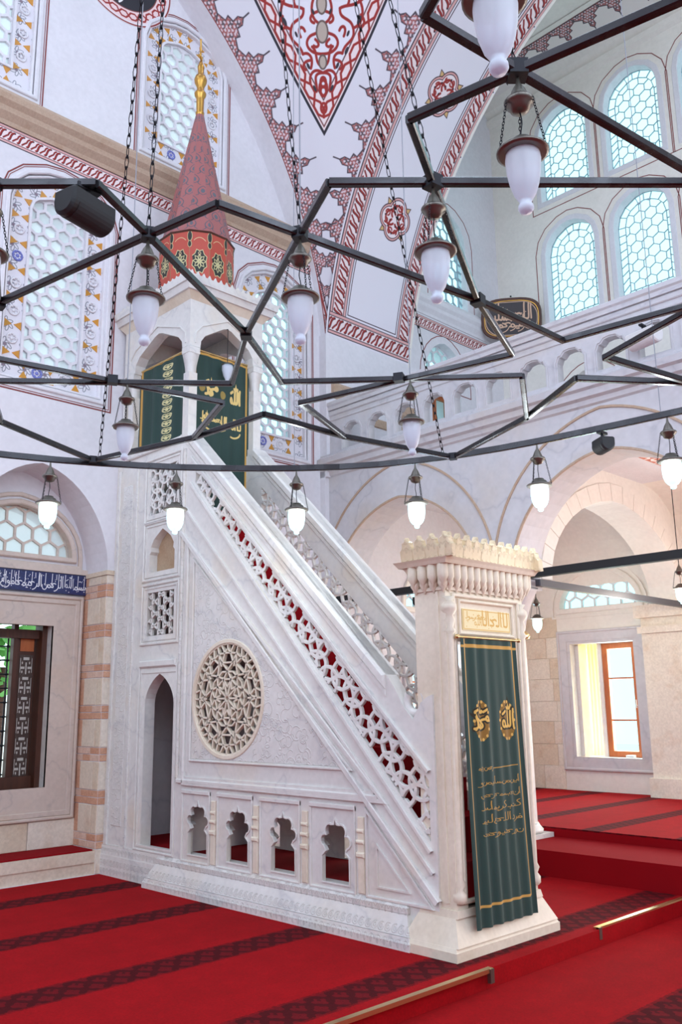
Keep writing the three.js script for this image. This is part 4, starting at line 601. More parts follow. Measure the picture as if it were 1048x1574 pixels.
{ const g = struct('window', [0, 0, 0]); mesh('window_frame', [frame(q(aisleWin, -0.18), 0.05, -0.02, 0.05, 0.012), frame(q(aisleWin, -0.13), 0.14, -0.02, 0.03)], M.grey, g); mesh('casement_frame', [frame(aisleWin, 0.08, -0.4, -0.33, 0.008), box(5.01, 5.09, 0.95, 2.66, -0.41, -0.32), box(4.5, 5.6, 2.05, 2.08, -0.39, -0.35)], M.orange, g); for (const [a, b] of [[4.53, 5.01], [5.09, 5.57]]) mesh('pane', [new THREE.PlaneGeometry(b - a, 1.56).translate((a + b) / 2, 1.8, -0.37)], M.clear, g); mesh('lunette_frame', [frame(q(aisleLun, -0.07), 0.09, -0.1, 0.035, 0.012)], M.cream, g); honeycomb(aisleLun, { pitch: 0.22, bar: 0.026, w: -0.14, depth: 0.04, mat: M.white, pane: M.clear, parent: g }); }
{ const g = struct('window', [0, 0, 0]); honeycomb(galLun, { pitch: 0.24, bar: 0.028, w: -0.2, depth: 0.04, mat: M.white, pane: M.clear, parent: g }); mesh('painted_line', [frame(q(galLun, -0.14), 0.014, 0, 0.004)], M.paint, g); mesh('window_frame', [frame(galWin, 0.07, -0.34, -0.26, 0.01), box(5.56, 5.63, 5.6, 6.98, -0.34, -0.26)], M.orange, g); mesh('pane', [new THREE.PlaneGeometry(0.7, 1.3).translate(5.6, 6.29, -0.3)], M.clear, g); }
// ---- niche with the lower left window
{
  const g = struct('window', [0, 0, -0.5]), x0 = NX - NH, x1 = NX + NH;
  mesh('window_frame', [frame(rect(x0 + 0.03, x1 - 0.03, 0.54, 2.98), 0.035, -0.02, 0.05, 0.01), frame(rect(x0 + 0.065, x1 - 0.065, 0.575, 2.945), 0.06, -0.02, 0.035, 0.008), frame(rect(x0 + 0.125, x1 - 0.125, 0.635, 2.885), 0.25, -0.02, 0.02)], M.warmMarble, g);
  const o0 = NX - 0.49, o1 = NX + 0.49; mesh('window_reveal', [frame(rect(o0 - 0.02, o1 + 0.02, 0.77, 2.75), 0.035, -0.4, 0.015)], M.marble, g);
  mesh('wooden_frame', [frame(rect(o0, o1, 0.79, 2.73), 0.075, -0.3, -0.12), box(o1 - 0.36, o1 - 0.31, 0.79, 2.73, -0.3, -0.22), box(o0, o1, 2.5, 2.6, -0.3, -0.2), box(o0, o1, 0.86, 1.0, -0.3, -0.2)], M.wood, g);
  const bars = []; for (let x = o0 + 0.12; x < o1 - 0.33; x += 0.125) bars.push(rod([x, 0.85, -0.36], [x, 2.6, -0.36], 0.009, 6)); for (let y = 1.02; y < 2.6; y += 0.155) bars.push(rod([o0, y, -0.36], [o1 - 0.08, y, -0.36], 0.009, 6));
  mesh('iron_grille', bars, M.iron, g);
  for (let x = o0 + 0.12; x < o1 - 0.33; x += 0.125) for (let y = 1.02; y < 2.6; y += 0.155) mesh('knot', [new THREE.SphereGeometry(0.02, 8, 6).translate(x, y, -0.36)], M.iron, g);
  const leaf = part('shutter', g); mesh('board', [box(o1 - 0.29, o1 - 0.08, 0.87, 2.55, -0.3, -0.27)], M.wood, leaf); mesh('inlay', [uvBy(box(o1 - 0.26, o1 - 0.1, 0.98, 2.32, -0.27, -0.264), (x, y) => [(x - o1 + 0.26) / 0.16, (y - 0.98) / 1.34])], M.inlay, leaf, true); mesh('panel', [box(o1 - 0.26, o1 - 0.1, 2.36, 2.52, -0.27, -0.262)], M.orange, leaf);
  mesh('jamb', [box(o1 - 0.31, o1 - 0.28, 0.95, 2.5, -0.36, -0.3)], M.stone3, g);
  const lun = [[NX - 0.66, 3.42], [NX + 0.66, 3.42], ...archTop(NX, 0.66, 3.44, 0.55, 16)], back = [[x0, 3.3], [x1, 3.3], ...archTop(NX, NH - 0.02, 3.32, 0.86, 16)];
  mesh('lunette_frame', [frame(q(lun, -0.05), 0.06, -0.06, 0.045, 0.012), frame(q(lun, -0.13), 0.05, -0.02, 0.03, 0.01)], M.warmMarble, g);
  honeycomb(lun, { pitch: 0.21, bar: 0.026, w: -0.12, depth: 0.04, mat: M.warmMarble, pane: M.frosted, parent: g });
}
smesh('trim_7', [box(NX - NH, NX + NH, 3.24, 3.3, -0.5, -0.45)], M.warmMarble);
{ const g = struct('wall_niche_facing', [0, 0, -0.5]); let x = NX - NH; for (const l of [0.3, 0.46, 0.4, 0.54]) { mesh('stone', [chamferBox(x + 0.003, x + l - 0.003, 0.25, 0.535, 0, 0.014 + rnd() * 0.008, 0.005)], rnd() < 0.5 ? M.stone : M.stone3, g); x += l; } }
tag(mesh('inscription_panel', [uvBy(box(NX - NH + 0.02, NX + NH, 3.0, 3.24, -0.5, -0.462), (x, y) => [(x - NX + NH) / (2 * NH), (y - 3.0) / 0.24])], M.tile, null, true), 'blue tile panel with white lettering above the lower left window', 'panel');
smesh('floor_niche_step', [box(NX - NH, NX + NH, -0.1, 0.225, -0.5, -0.02), box(NX - NH, NX + NH, 0.12, 0.235, -0.5, -0.005)], M.stone2);
tag(mesh('carpet', [box(NX - NH + 0.01, NX + NH - 0.02, 0.236, 0.25, -0.49, -0.03)], M.carpetPlain), 'red carpet on the low stone step under the lower left window', 'carpet');
{ // pier beside the niche: courses of pale stone and paired bricks
  const g = struct('wall_pier_courses', [0, 0, 0]), xj = NX + NH, S = [M.stone2, M.stone, M.stone3];
  for (let y = -0.05, k = 0; y < 3.2; k++) {
    const b = k % 3 !== 0, h = Math.min(b ? 0.075 : 0.3, 3.2 - y), y0 = Math.max(0, y) + 0.004, y1 = y + h - 0.004; y += h; if (y1 - y0 < 0.02) continue;
    if (b) for (const [a, c] of [[-0.5, -0.36], [-0.355, -0.2], [-0.195, -0.006]]) mesh('brick', [onX(chamferBox(a, c, y0, y1, -0.01, 0.006 + rnd() * 0.006, 0.003), xj)], rnd() < 0.45 ? M.brick : M.brick2, g);
    else { mesh('stone', [onX(chamferBox(-0.5, -0.4, y0, y1, -0.01, 0.008, 0.004), xj)], M.brick2, g); mesh('stone', [onX(chamferBox(-0.394, -0.12, y0, y1, -0.01, 0.012, 0.004), xj)], S[k % 3], g); mesh('stone', [onX(chamferBox(-0.114, -0.004, y0, y1, -0.01, 0.008, 0.004), xj)], M.stone3, g); }
    mesh(b ? 'brick' : 'stone', [chamferBox(xj, -0.5, y0, y1, 0, 0.008, 0.003)], b ? M.brick2 : M.stone, g);
  }
  mesh('impost', [box(xj - 0.02, -0.5, 3.2, 3.25, -0.5, 0.02)], M.stone3, g);
}
// ================================================================ THE MARBLE PULPIT
const BX0 = -0.62, BX1 = 0.38, TH = 0.12;                                     // its two side walls
{
  const P = thing('pulpit', 'tall carved marble pulpit with pierced stair rails and red tiled cone', 'pulpit');
  const railTop = (z) => 4.46 - 0.95 * (z - 1.55), latU = (z) => 4.17 - 0.985 * (z - 1.55), latL = (z) => 3.63 - 1.075 * (z - 1.91);
  const tread = (z) => 3.72 - 0.965 * (z - 1.4);
  const foil = (c, y0, h, w) => { const pts = [[c - w, y0], [c + w, y0], [c + w, y0 + h * 0.42]]; const arc = (cx, cy, r, a0, a1, n) => { for (let i = 0; i <= n; i++) { const a = (a0 + (a1 - a0) * i / n) * D2R; pts.push([cx + r * cos(a), cy + r * sin(a)]); } };
    pts.push([c + w * 0.72, y0 + h * 0.5]); arc(c + w * 0.8, y0 + h * 0.66, w * 0.3, -80, 110, 6); arc(c + w * 0.42, y0 + h * 0.82, w * 0.34, -10, 115, 6); pts.push([c + w * 0.1, y0 + h * 0.93], [c, y0 + h * 1.02], [c - w * 0.1, y0 + h * 0.93]); arc(c - w * 0.42, y0 + h * 0.82, w * 0.34, 65, 190, 6); arc(c - w * 0.8, y0 + h * 0.66, w * 0.3, 70, 260, 6); pts.push([c - w * 0.72, y0 + h * 0.5], [c - w, y0 + h * 0.42]); return pts; };
  const foils = [[1.735, 0.33], [2.345, 0.325], [2.97, 0.32], [3.61, 0.315]].map(([c, y]) => foil(c, y + 0.02, 0.48, 0.158));
  const door = archDoor(1.01, 0.265, 0.34, 1.76, 0.3, 14, 0.32), lowLat = rect(0.73, 1.23, 2.46, 2.92), keel = [[0.74, 3.14], [1.22, 3.14], [1.22, 3.34], [1.19, 3.37], [1.2, 3.42], [1.14, 3.5], [1.08, 3.54], [0.98, 3.6], [0.88, 3.54], [0.82, 3.5], [0.76, 3.42], [0.77, 3.37], [0.74, 3.34]], upLat = rect(0.72, 1.25, 3.78, 4.3);
  const MED = [2.16, 1.79, 0.52], circle = Array.from({ length: 48 }, (_, i) => [MED[0] + MED[2] * cos(i / 48 * 2 * PI), MED[1] + MED[2] * sin(i / 48 * 2 * PI)]);
  const stripN = [[1.57, latU(1.57)], [1.57, latL(1.57) + 0.0], [4.6, latL(4.6)], [4.6, latU(4.6)]];
  const outline = [[0, 0.02], [4.66, 0.02], [4.66, 1.78], [4.6, 1.76], [4.54, 1.72], [4.46, 1.6], [4.38, 1.68], [4.28, 1.84], [4.2, railTop(4.2)], [1.5, railTop(1.5)], [1.4, 4.56], [1.4, 4.5], [0, 4.5]];
  const stripI = [[1.5, latU(1.5) + 0.02], [1.5, latL(1.5) - 0.2], [4.62, latL(4.62) - 0.14], [4.62, latU(4.62) + 0.02]], circleI = circle.map((c) => [MED[0] + (c[0] - MED[0]) * 1.02 - 0.06 * (c[0] < MED[0] ? 1 : 0), MED[1] + (c[1] - MED[1]) * 1.02]);
  mesh('side_wall', [onX(slab(outline, [...foils, door, lowLat, keel, upLat, circle, stripN], -0.036, 0), BX0), onX(slab(outline, [...[[1.735, 0.33], [2.345, 0.325], [2.97, 0.32], [3.61, 0.315]].map(([c, y]) => foil(c - 0.04, y + 0.02, 0.52, 0.21)), door, lowLat, keel, upLat, circleI, stripI], -TH, -0.036), BX0)], M.marble, P);
  const stripF = [[1.57, latU(1.57) - 0.06], [1.57, tread(1.57) + 0.05], [4.3, tread(4.3) + 0.06], [4.3, latU(4.3) - 0.06]];
  mesh('side_wall', [onX(slab(outline, [...foils, stripF], -TH, 0), BX1 - TH)], M.marble, P);
  // raised mouldings of the side
  const mo = (g) => onX(g, BX0);
  mesh('panel_moulding', [mo(frame([[1.47, 0.97], [4.2, 0.97], [1.47, 3.42]], 0.035, -0.01, 0.03, 0.012)), mo(frame([[1.58, 1.2], [3.83, 1.2], [1.58, 3.2]], 0.022, -0.01, 0.022, 0.008))], M.marble, P);
  mesh('panel', [mo(slab(inset([[1.58, 1.2], [3.83, 1.2], [1.58, 3.2]], 0.03), [circle.map((c) => [MED[0] + (c[0] - MED[0]) * 1.01, MED[1] + (c[1] - MED[1]) * 1.01])], -0.005, 0.006))], M.relief, P);
  mesh('ledge', [mo(slab(rect(1.38, 4.1, 0.99, 1.035), [], -0.01, 0.03, 0.01)), mo(slab(rect(1.38, 4.05, 1.035, 1.06), [], -0.01, 0.016))], M.marble, P);
  mesh('stringer_moulding', [mo(strip([1.36, 4.47 - 0.98], [4.66, 0.33], 0.05, -0.01, 0.034)), mo(strip([1.42, 3.74], [4.62, 0.52], 0.03, -0.01, 0.022)), mo(strip([1.5, latL(1.5) - 0.07], [4.61, latL(4.61) - 0.06], 0.03, -0.01, 0.03)), mo(strip([1.5, latU(1.5) + 0.06], [4.61, latU(4.61) + 0.07], 0.03, -0.01, 0.028))], M.marble, P);
  for (const X of [BX0 - 0.035, BX1 - TH - 0.035]) mesh('handrail', [onX(slab([[1.44, railTop(1.44) - 0.11], [4.2, railTop(4.2) - 0.11], [4.2, railTop(4.2)], [1.44, railTop(1.44)]], [], -TH - 0.07, 0, 0.02), X), onX(slab([[1.44, railTop(1.44) - 0.17], [4.2, railTop(4.2) - 0.17], [4.2, railTop(4.2) - 0.11], [1.44, railTop(1.44) - 0.11]], [], -TH - 0.05, -0.02, 0.01), X)], M.marble, P);
  for (const X of [BX0, BX1 - TH]) mesh('scroll', [onX(new THREE.TorusGeometry(0.09, 0.032, 8, 20, 4.5).rotateZ(2.45), X + 0.05).translate(0, 1.735, 4.46)], M.marble, P);
  for (const z of [[1.47, 1.93], [2.04, 2.56], [2.66, 3.19], [3.31, 3.84]]) mesh('panel_moulding', [mo(slab([[z[0], 0.9], [z[1], 0.9], [z[1], 0.94], [z[0], 0.94]], [], -0.01, 0.022, 0.008)), mo(frame(rect(z[0], z[1], 0.28, 0.93), 0.02, -0.01, 0.016, 0.006))], M.marble, P);
  mesh('panel_moulding', [mo(frame([[3.95, 0.28], [4.62, 0.28], [3.95, 0.94]], 0.022, -0.01, 0.02, 0.006)), mo(frame([[4.06, 0.36], [4.4, 0.36], [4.06, 0.68]], 0.014, -0.01, 0.012))], M.marble, P);
  for (const z of [1.985, 2.61, 3.25, 3.9]) mesh('pilaster', [mo(slab(rect(z - 0.035, z + 0.035, 0.3, 0.86), [], -0.01, 0.014, 0.006)), mo(slab(rect(z - 0.045, z + 0.045, 0.56, 0.6), [], -0.01, 0.03, 0.01)), mo(slab(rect(z - 0.045, z + 0.045, 0.66, 0.69), [], -0.01, 0.03, 0.01)), mo(slab(rect(z - 0.04, z + 0.04, 0.74, 0.77), [], -0.01, 0.026, 0.01))], M.ivory, P);
  for (const f of foils) mesh('arch_moulding', [mo(ribbon([...f, f[0]], 0.016, -0.01, 0.01))], M.marble, P);
  mesh('medallion_ring', [mo(ribbon(Array.from({ length: 61 }, (_, i) => [MED[0] + (MED[2] + 0.015) * cos(i / 60 * 2 * PI), MED[1] + (MED[2] + 0.015) * sin(i / 60 * 2 * PI)]), 0.04, -0.04, 0.016))], M.ivory, P);
  { // pierced rosette
    const gs = [], at = (r, d) => [MED[0] + r * MED[2] * cos(d * D2R), MED[1] + r * MED[2] * sin(d * D2R)], bw = 0.018, L = (a, b) => gs.push(mo(strip(a, b, bw, -0.03, 0.004)));
    const ringR = (r, n = 60) => gs.push(mo(ribbon(Array.from({ length: n + 1 }, (_, i) => at(r, i / n * 360)), bw, -0.03, 0.004)));
    ringR(0.06, 16); ringR(0.985); const o = 90;
    for (let k = 0; k < 10; k++) {
      const a = o + k * 36; L(at(0.06, a + 18), at(0.36, a + 18)); L(at(0.2, a), at(0.36, a + 18)); L(at(0.2, a), at(0.36, a - 18)); L(at(0.36, a + 18), at(0.36, a - 18)); L(at(0.36, a + 18), at(0.5, a)); L(at(0.36, a - 18), at(0.5, a)); 
      L(at(0.5, a + 18), at(0.5, a - 18)); L(at(0.5, a), at(0.66, a + 14)); L(at(0.5, a), at(0.66, a - 14)); L(at(0.66, a + 14), at(0.66, a - 14)); L(at(0.66, a + 14), at(0.82, a + 6)); L(at(0.66, a - 14), at(0.82, a - 6)); L(at(0.66, a + 14), at(0.84, a + 18)); L(at(0.66, a - 14), at(0.84, a - 18));
      L(at(0.82, a + 6), at(0.82, a - 6)); L(at(0.82, a + 6), at(0.98, a + 11)); L(at(0.82, a - 6), at(0.98, a - 11)); L(at(0.82, a + 6), at(0.84, a + 18)); L(at(0.82, a - 6), at(0.84, a - 18)); L(at(0.84, a + 18), at(0.98, a + 18)); L(at(0.9, a), at(0.98, a)); L(at(0.82, a + 6), at(0.9, a)); L(at(0.82, a - 6), at(0.9, a)); L(at(0.6, a + 18), at(0.72, a + 18)); L(at(0.74, a + 18), at(0.66, a + 14)); L(at(0.74, a + 18), at(0.66, a + 22));
    }
    mesh('rosette_lattice', gs, M.ivory, P);
  }
  const slope = -PI / 4.02;
  mesh('rail_lattice', interlace(stripN, 0.335, slope + PI / 6, 3.24, 2.18, 0.03, -0.034, -0.004).map((g) => onX(g, BX0)), M.marble, P);
  mesh('rail_lattice', interlace(stripF, 0.335, slope + PI / 6, 3.24, 1.98, 0.024, -0.032, -0.0).map((g) => onX(g, BX1 - TH)), M.marble, P);
  mesh('tower_lattice', interlace(upLat, 0.3, 0, 0.985, 4.04, 0.025, -0.035, -0.004).map((g) => onX(g, BX0)), M.marble, P);
  { const gs = [], c = [0.98, 2.69]; const seg = (a, b) => { const n = 40, line = Array.from({ length: n + 1 }, (_, i) => [a[0] + (b[0] - a[0]) * i / n, a[1] + (b[1] - a[1]) * i / n]); for (const r of runs(line, lowLat)) gs.push(onX(ribbon([r[0][0], r[r.length - 1][0]], 0.02, -0.035, -0.004), BX0)); };
    for (let i = -5; i <= 5; i++) for (const s of [0.05, -0.05]) { const d = i * 0.22 + s; seg([c[0] + d * 1.0, c[1] - 0.5], [c[0] + d * 1.0, c[1] + 0.5]); for (const a of [30, -30]) { const ux = cos(a * D2R), uy = sin(a * D2R); seg([c[0] - uy * d - ux, c[1] + ux * d - uy], [c[0] - uy * d + ux, c[1] + ux * d + uy]); } }
    mesh('tower_lattice', gs, M.marble, P); }
  mesh('niche_back', [onX(slab(rect(0.7, 1.27, 3.1, 3.65), [], -0.16, -0.1), BX0)], M.beigeStone, P);
  for (const [r, y, h] of [[rect(0.62, 1.34, 2.36, 3.02)], [rect(0.62, 1.34, 3.04, 3.7)], [rect(0.62, 1.34, 3.68, 4.42)]].map((v) => v)) mesh('panel_moulding', [mo(frame(r, 0.03, -0.01, 0.018, 0.008)), mo(frame(inset(r, 0.045), 0.016, -0.01, 0.01))], M.marble, P);
  mesh('panel_moulding', [mo(frame(rect(0.62, 1.34, 0.3, 2.16), 0.022, -0.01, 0.016, 0.006)), mo(slab(rect(0.64, 1.32, 2.13, 2.2), [], -0.01, 0.03, 0.012)), mo(frame(rect(0.66, 1.33, 0.34, 2.09), 0.02, -0.01, 0.01))], M.marble, P);
  mesh('corner_moulding', [mo(slab(rect(0.05, 0.1, 0.3, 4.4), [], -0.01, 0.018, 0.006)), mo(slab(rect(0.44, 0.475, 0.3, 4.42), [], -0.01, 0.018, 0.006)), mo(slab(rect(1.36, 1.4, 1.03, 4.4), [], -0.01, 0.022, 0.008)), mo(slab(rect(0.16, 0.36, 0.5, 4.2), [], -0.01, 0.008, 0.004))], M.relief, P);
  // stair between the walls
  const st = [[1.2, tread(1.4)]]; { const n = 13, z0 = 1.4, z1 = 4.78, y0 = tread(1.4), y1 = 0.34; for (let i = 0; i < n; i++) { const z = z0 + (z1 - z0) * (i + 1) / n; const y = y0 + (y1 - y0) * i / n; st.push([z, y]); st.push([z, y0 + (y1 - y0) * (i + 1) / n]); } }
  mesh('stair', [onX(slab([...st, [4.78, 0.32], [4.5, 0.33], [1.2, tread(1.4) - 0.4]], [], -(BX1 - BX0 - 2 * TH - 0.004), 0), BX0 + TH + 0.002)], M.carpetPlain, P);
  mesh('landing', [box(BX0 + TH, BX1 - TH, 3.3, 3.58, 0.02, 1.38)], M.marble, P);
  mesh('inner_floor', [box(BX0 + TH + 0.002, BX1 - TH - 0.002, 0.0, 0.33, 0.062, 4.45)], M.carpetPlain, P);
  mesh('inner_wall', [box(BX0 + TH, BX1 - TH, 0.331, 3.3, 1.3, 1.38), box(BX0 + TH, BX1 - TH, 0.06, 3.3, 0.02, 0.06)], M.grey, P);
  // moulded base
  mesh('base', [taper(BX0, BX1, 0.0, 1.2, 0, 0.03, 0.2, 0.025), taper(BX0, BX1, 0.0, 1.2, 0.2, 0.02, 0.3, 0.012)], M.carved, P);
  const ring = (a, y0, o0, y1, o1) => { const gs = []; const Q = (A, B, C, D) => { const g = new THREE.BufferGeometry(); g.setAttribute('position', new THREE.Float32BufferAttribute([...A, ...B, ...C, ...A, ...C, ...D], 3)); g.computeVertexNormals(); return g; }; const [x0, x1, z0, z1] = a; const c = (o, y) => [[x0 - o, y, z0 - o], [x0 - o, y, z1 + o], [x1 + o, y, z1 + o], [x1 + o, y, z0 - o]]; const A = c(o0, y0), B = c(o1, y1); for (let i = 0; i < 4; i++) { const j = (i + 1) % 4; gs.push(Q(A[i], A[j], B[j], B[i])); } return gs; };
  for (const [x0, x1, z0, z1, m] of [[BX0, BX1, 1.12, 4.35, M.carved]]) { const a = [x0, x1, z0, z1]; mesh('base', [...ring(a, 0, 0.127, 0.05, 0.127), ...ring(a, 0.05, 0.127, 0.062, 0.115), ...ring(a, 0.062, 0.115, 0.09, 0.108), ...ring(a, 0.09, 0.1, 0.225, 0.03), ...ring(a, 0.225, 0.036, 0.265, 0.034), ...ring(a, 0.265, 0.034, 0.29, 0.0)], m, P); }
  // doorway at the foot of the stair
  const G = part('portal', P), zF = 4.8, zB = 4.5, X0 = -0.6, X1 = 0.4;
  mesh('wall', [slab([[X0, 0.02], [-0.47, 0.02], [-0.47, 2.2], [0.26, 2.2], [0.26, 0.02], [X1, 0.02], [X1, 2.62], [X0, 2.62]], [], zB, zF)], M.ivory, G);
  mesh('base', [taper(X0, X1, zB, zF - 0.04, 0, 0.133, 0.06, 0.133), taper(X0, X1, zB, zF - 0.04, 0.06, 0.128, 0.085, 0.115), taper(X0, X1, zB, zF - 0.02, 0.085, 0.112, 0.25, 0.03), taper(X0, X1, zB, zF, 0.25, 0.026, 0.3, 0.015)], M.ivory, G);
  mesh('moulding', [frame(rect(-0.53, 0.33, 0.33, 2.53), 0.03, zF - 0.01, zF + 0.022, 0.008), slab(rect(X0 + 0.01, X1 - 0.01, 2.55, 2.575), [], zF - 0.01, zF + 0.014), onX(slab(rect(zB, zF, 2.55, 2.575), [], -0.01, 0.014), X0), frame(rect(-0.46, 0.25, 2.22, 2.49), 0.025, zF - 0.01, zF + 0.02, 0.008), onX(slab(rect(zF - 0.085, zF - 0.06, 0.34, 2.54), [], -0.01, 0.012), X0)], M.ivory, G);
  mesh('inscription_panel', [uvBy(box(-0.41, 0.2, 2.26, 2.42, zF - 0.01, zF + 0.012), (x, y) => [(x + 0.41) / 0.61, (y - 2.26) / 0.16])], M.goldPanel, G, true);
  for (const x of [-0.56, 0.36]) mesh('colonnette', [lathe([[0.032, 0.34], [0.05, 0.36], [0.05, 0.4], [0.028, 0.43], [0.045, 0.47], [0.03, 0.5], [0.03, 2.22], [0.05, 2.24], [0.03, 2.27], [0.045, 2.32], [0.032, 2.36], [0.06, 2.4], [0.06, 2.44], [0.03, 2.47], [0.05, 2.5], [0, 2.5]], 16).translate(x, 0, zF + 0.0)], M.ivory, G);
  const corn = part('cornice', P), cells = (n, y0, y1, o, len, map) => { const gs = []; for (let i = 0; i < n; i++) { const t = (i + 0.5) / n, r = len / n * 0.46, g = lathe([[0, y0 - r * 1.1], [r * 0.5, y0 - r * 0.2], [r, y0 + r * 0.6], [r, y1], [0, y1]], 8); gs.push(map(g, t)); } return gs; };
  const niches = []; for (const [o, y0, y1, k] of [[0.0, 2.57, 2.66, 0], [0.03, 2.62, 2.76, 1]]) { niches.push(...cells(12 + k, y0, y1, o, X1 - X0 + 2 * o, (g, t) => g.translate(X0 - o + t * (X1 - X0 + 2 * o), 0, zF + 0.01 + o))); for (const [X, s] of [[X0, -1], [X1, 1]]) niches.push(...cells(4, y0, y1, o, 0.36 + o, (g, t) => g.translate(X + s * (0.01 + o), 0, zB - 0.02 + t * (0.36 + o)))); }
  mesh('stalactites', niches, M.ivory, corn); mesh('fillet', [taper(X0, X1, zB, zF, 2.62, 0.0, 2.74, 0.06), taper(X0, X1, zB, zF, 2.74, 0.085, 2.765, 0.1), taper(X0, X1, zB, zF, 2.765, 0.1, 2.785, 0.115)], M.ivory, corn);
  const leafS = (w, h) => [[-w, 0], [w, 0], [w * 1.02, h * 0.5], [w * 0.66, h * 0.62], [w * 0.6, h * 0.82], [w * 0.2, h * 0.9], [0, h * 1.05], [-w * 0.2, h * 0.9], [-w * 0.6, h * 0.82], [-w * 0.66, h * 0.62], [-w * 1.02, h * 0.5]];
  const nF = 11, crestF = (X1 - X0 + 0.22) / nF; for (let i = 0; i < nF; i++) mesh('crest_leaf', [slab(leafS(crestF * 0.53, 0.185), [], -0.05 - (i % 2) * 0.004, -(i % 2) * 0.004, 0.008).rotateX(0.16).translate(X0 - 0.11 + (i + 0.5) * crestF, 2.775, zF + 0.1)], M.ivoryCarved, corn);
  for (const [X, s] of [[X0 - 0.1, 1], [X1 + 0.1, -1]]) for (let i = 0; i < 4; i++) mesh('crest_leaf', [slab(leafS(0.066, 0.185), [], s > 0 ? -0.05 : 0, s > 0 ? 0 : 0.05, 0.008).rotateX(0.14).rotateY(-PI / 2).translate(X, 2.775, zB - 0.04 + (i + 0.5) * 0.125)], M.ivoryCarved, corn);
  mesh('roof_slab', [box(X0 - 0.06, X1 + 0.06, 2.77, 2.8, zB - 0.05, zF + 0.06)], M.ivory, corn);
  // open pavilion on top of the tower
  const K = part('pavilion', P), tx0 = BX0, tx1 = 0.4, tz0 = 0.06, tz1 = 1.4, ax = (tx0 + tx1) / 2, az = (tz0 + tz1) / 2 + 0.02, cw = 0.13;
  for (const [x, z] of [[tx0, tz1], [tx1 - cw, tz1], [tx0, tz0 + cw + 0.08], [tx1 - cw, tz0 + cw + 0.08]]) {
    mesh('column', [box(x + 0.012, x + cw - 0.012, 4.5, 5.28, z - cw + 0.012, z - 0.012), box(x, x + cw, 4.48, 4.58, z - cw, z)], M.marble, K);
    mesh('capital', [lathe([[0.08, 5.27], [0.085, 5.33], [0.1, 5.4], [0.13, 5.5], [0.135, 5.58], [0, 5.58]], 4).rotateY(PI / 4).scale(0.72, 1, 0.72).translate(x + cw / 2, 0, z - cw / 2), box(x - 0.006, x + cw + 0.006, 5.5, 5.57, z - cw - 0.006, z + 0.006)], M.marble, K);
  }
  const arcP = (a0, a1, b0, b1) => { const c = (b0 + b1) / 2, h = (b1 - b0) / 2; return [[a0, 5.56], [b0, 5.56], ...[[-1, 5.56], [-0.97, 5.66], [-0.82, 5.74], [-0.16, 5.89], [0, 5.91], [0.16, 5.89], [0.82, 5.74], [0.97, 5.66], [1, 5.56]].map((v) => [c + v[0] * h, v[1]]), [a1, 5.56], [a1, 6.14], [a0, 6.14]]; };
  const front = arcP(tx0, tx1, tx0 + cw + 0.01, tx1 - cw - 0.01), side = arcP(tz0 + cw - 0.01, tz1 - cw + 0.01, tz0 + cw + 0.1, tz1 - cw - 0.01);
  mesh('arch_wall', [slab(front, [], tz1 - cw, tz1), slab(front, [], tz0, tz0 + cw), onX(slab(side, [], -cw, -0.002), tx0), onX(slab(side, [], -cw + 0.002, 0), tx1 - cw)], M.marble, K);
  const am = (a0, a1) => { const c = (a0 + a1) / 2, h = (a1 - a0) / 2 - 0.07; return [[c - h, 5.62], [c - h * 0.98, 5.74], [c - h * 0.8, 5.84], [c, 6.0], [c + h * 0.8, 5.84], [c + h * 0.98, 5.74], [c + h, 5.62]]; };
  mesh('arch_moulding', [ribbon(am(tx0, tx1), 0.014, tz1 - 0.01, tz1 + 0.012), onX(ribbon(am(tz0 + 0.05, tz1), 0.014, -0.01, 0.012), tx0)], M.marble, K);
  mesh('parapet', [onX(slab(rect(tz0, tz1 - 0.1, 4.5, 4.56), [], -TH, 0.03, 0.01), tx0), onX(slab(rect(tz0, tz1, 4.5, 4.56), [], -TH, 0.0), tx1 - TH), box(tx0 + 0.02, tx1 - 0.02, 3.58, 5.6, tz0 - 0.04, tz0)], M.marble, K);
  mesh('ceiling_slab', [box(tx0 + 0.05, tx1 - 0.05, 6.08, 6.12, tz0 + 0.05, tz1 - 0.05)], M.grey, K);
  mesh('cornice', [taper(tx0, tx1, tz0, tz1, 6.12, 0.0, 6.2, 0.06)], M.ivory, K);
  mesh('cornice', [taper(tx0, tx1, tz0, tz1, 6.2, 0.085, 6.27, 0.11), taper(tx0, tx1, tz0, tz1, 6.27, 0.13, 6.35, 0.14)], M.marble, K);
  const tooth = (n, len, m) => Array.from({ length: n }, (_, i) => m(slab([[-len / n * 0.5, 0], [len / n * 0.5, 0], [len / n * 0.32, 0.04], [0, 0.085], [-len / n * 0.32, 0.04]], [], -0.02, 0), (i + 0.5) / n * len));
  mesh('cresting', [...tooth(15, tx1 - tx0 + 0.16, (g, t) => g.translate(tx0 - 0.08 + t, 6.345, tz1 + 0.08)), ...tooth(18, tz1 - tz0 + 0.1, (g, t) => g.rotateY(-PI / 2).translate(tx0 - 0.08, 6.345, tz0 + t))], M.marble, K);
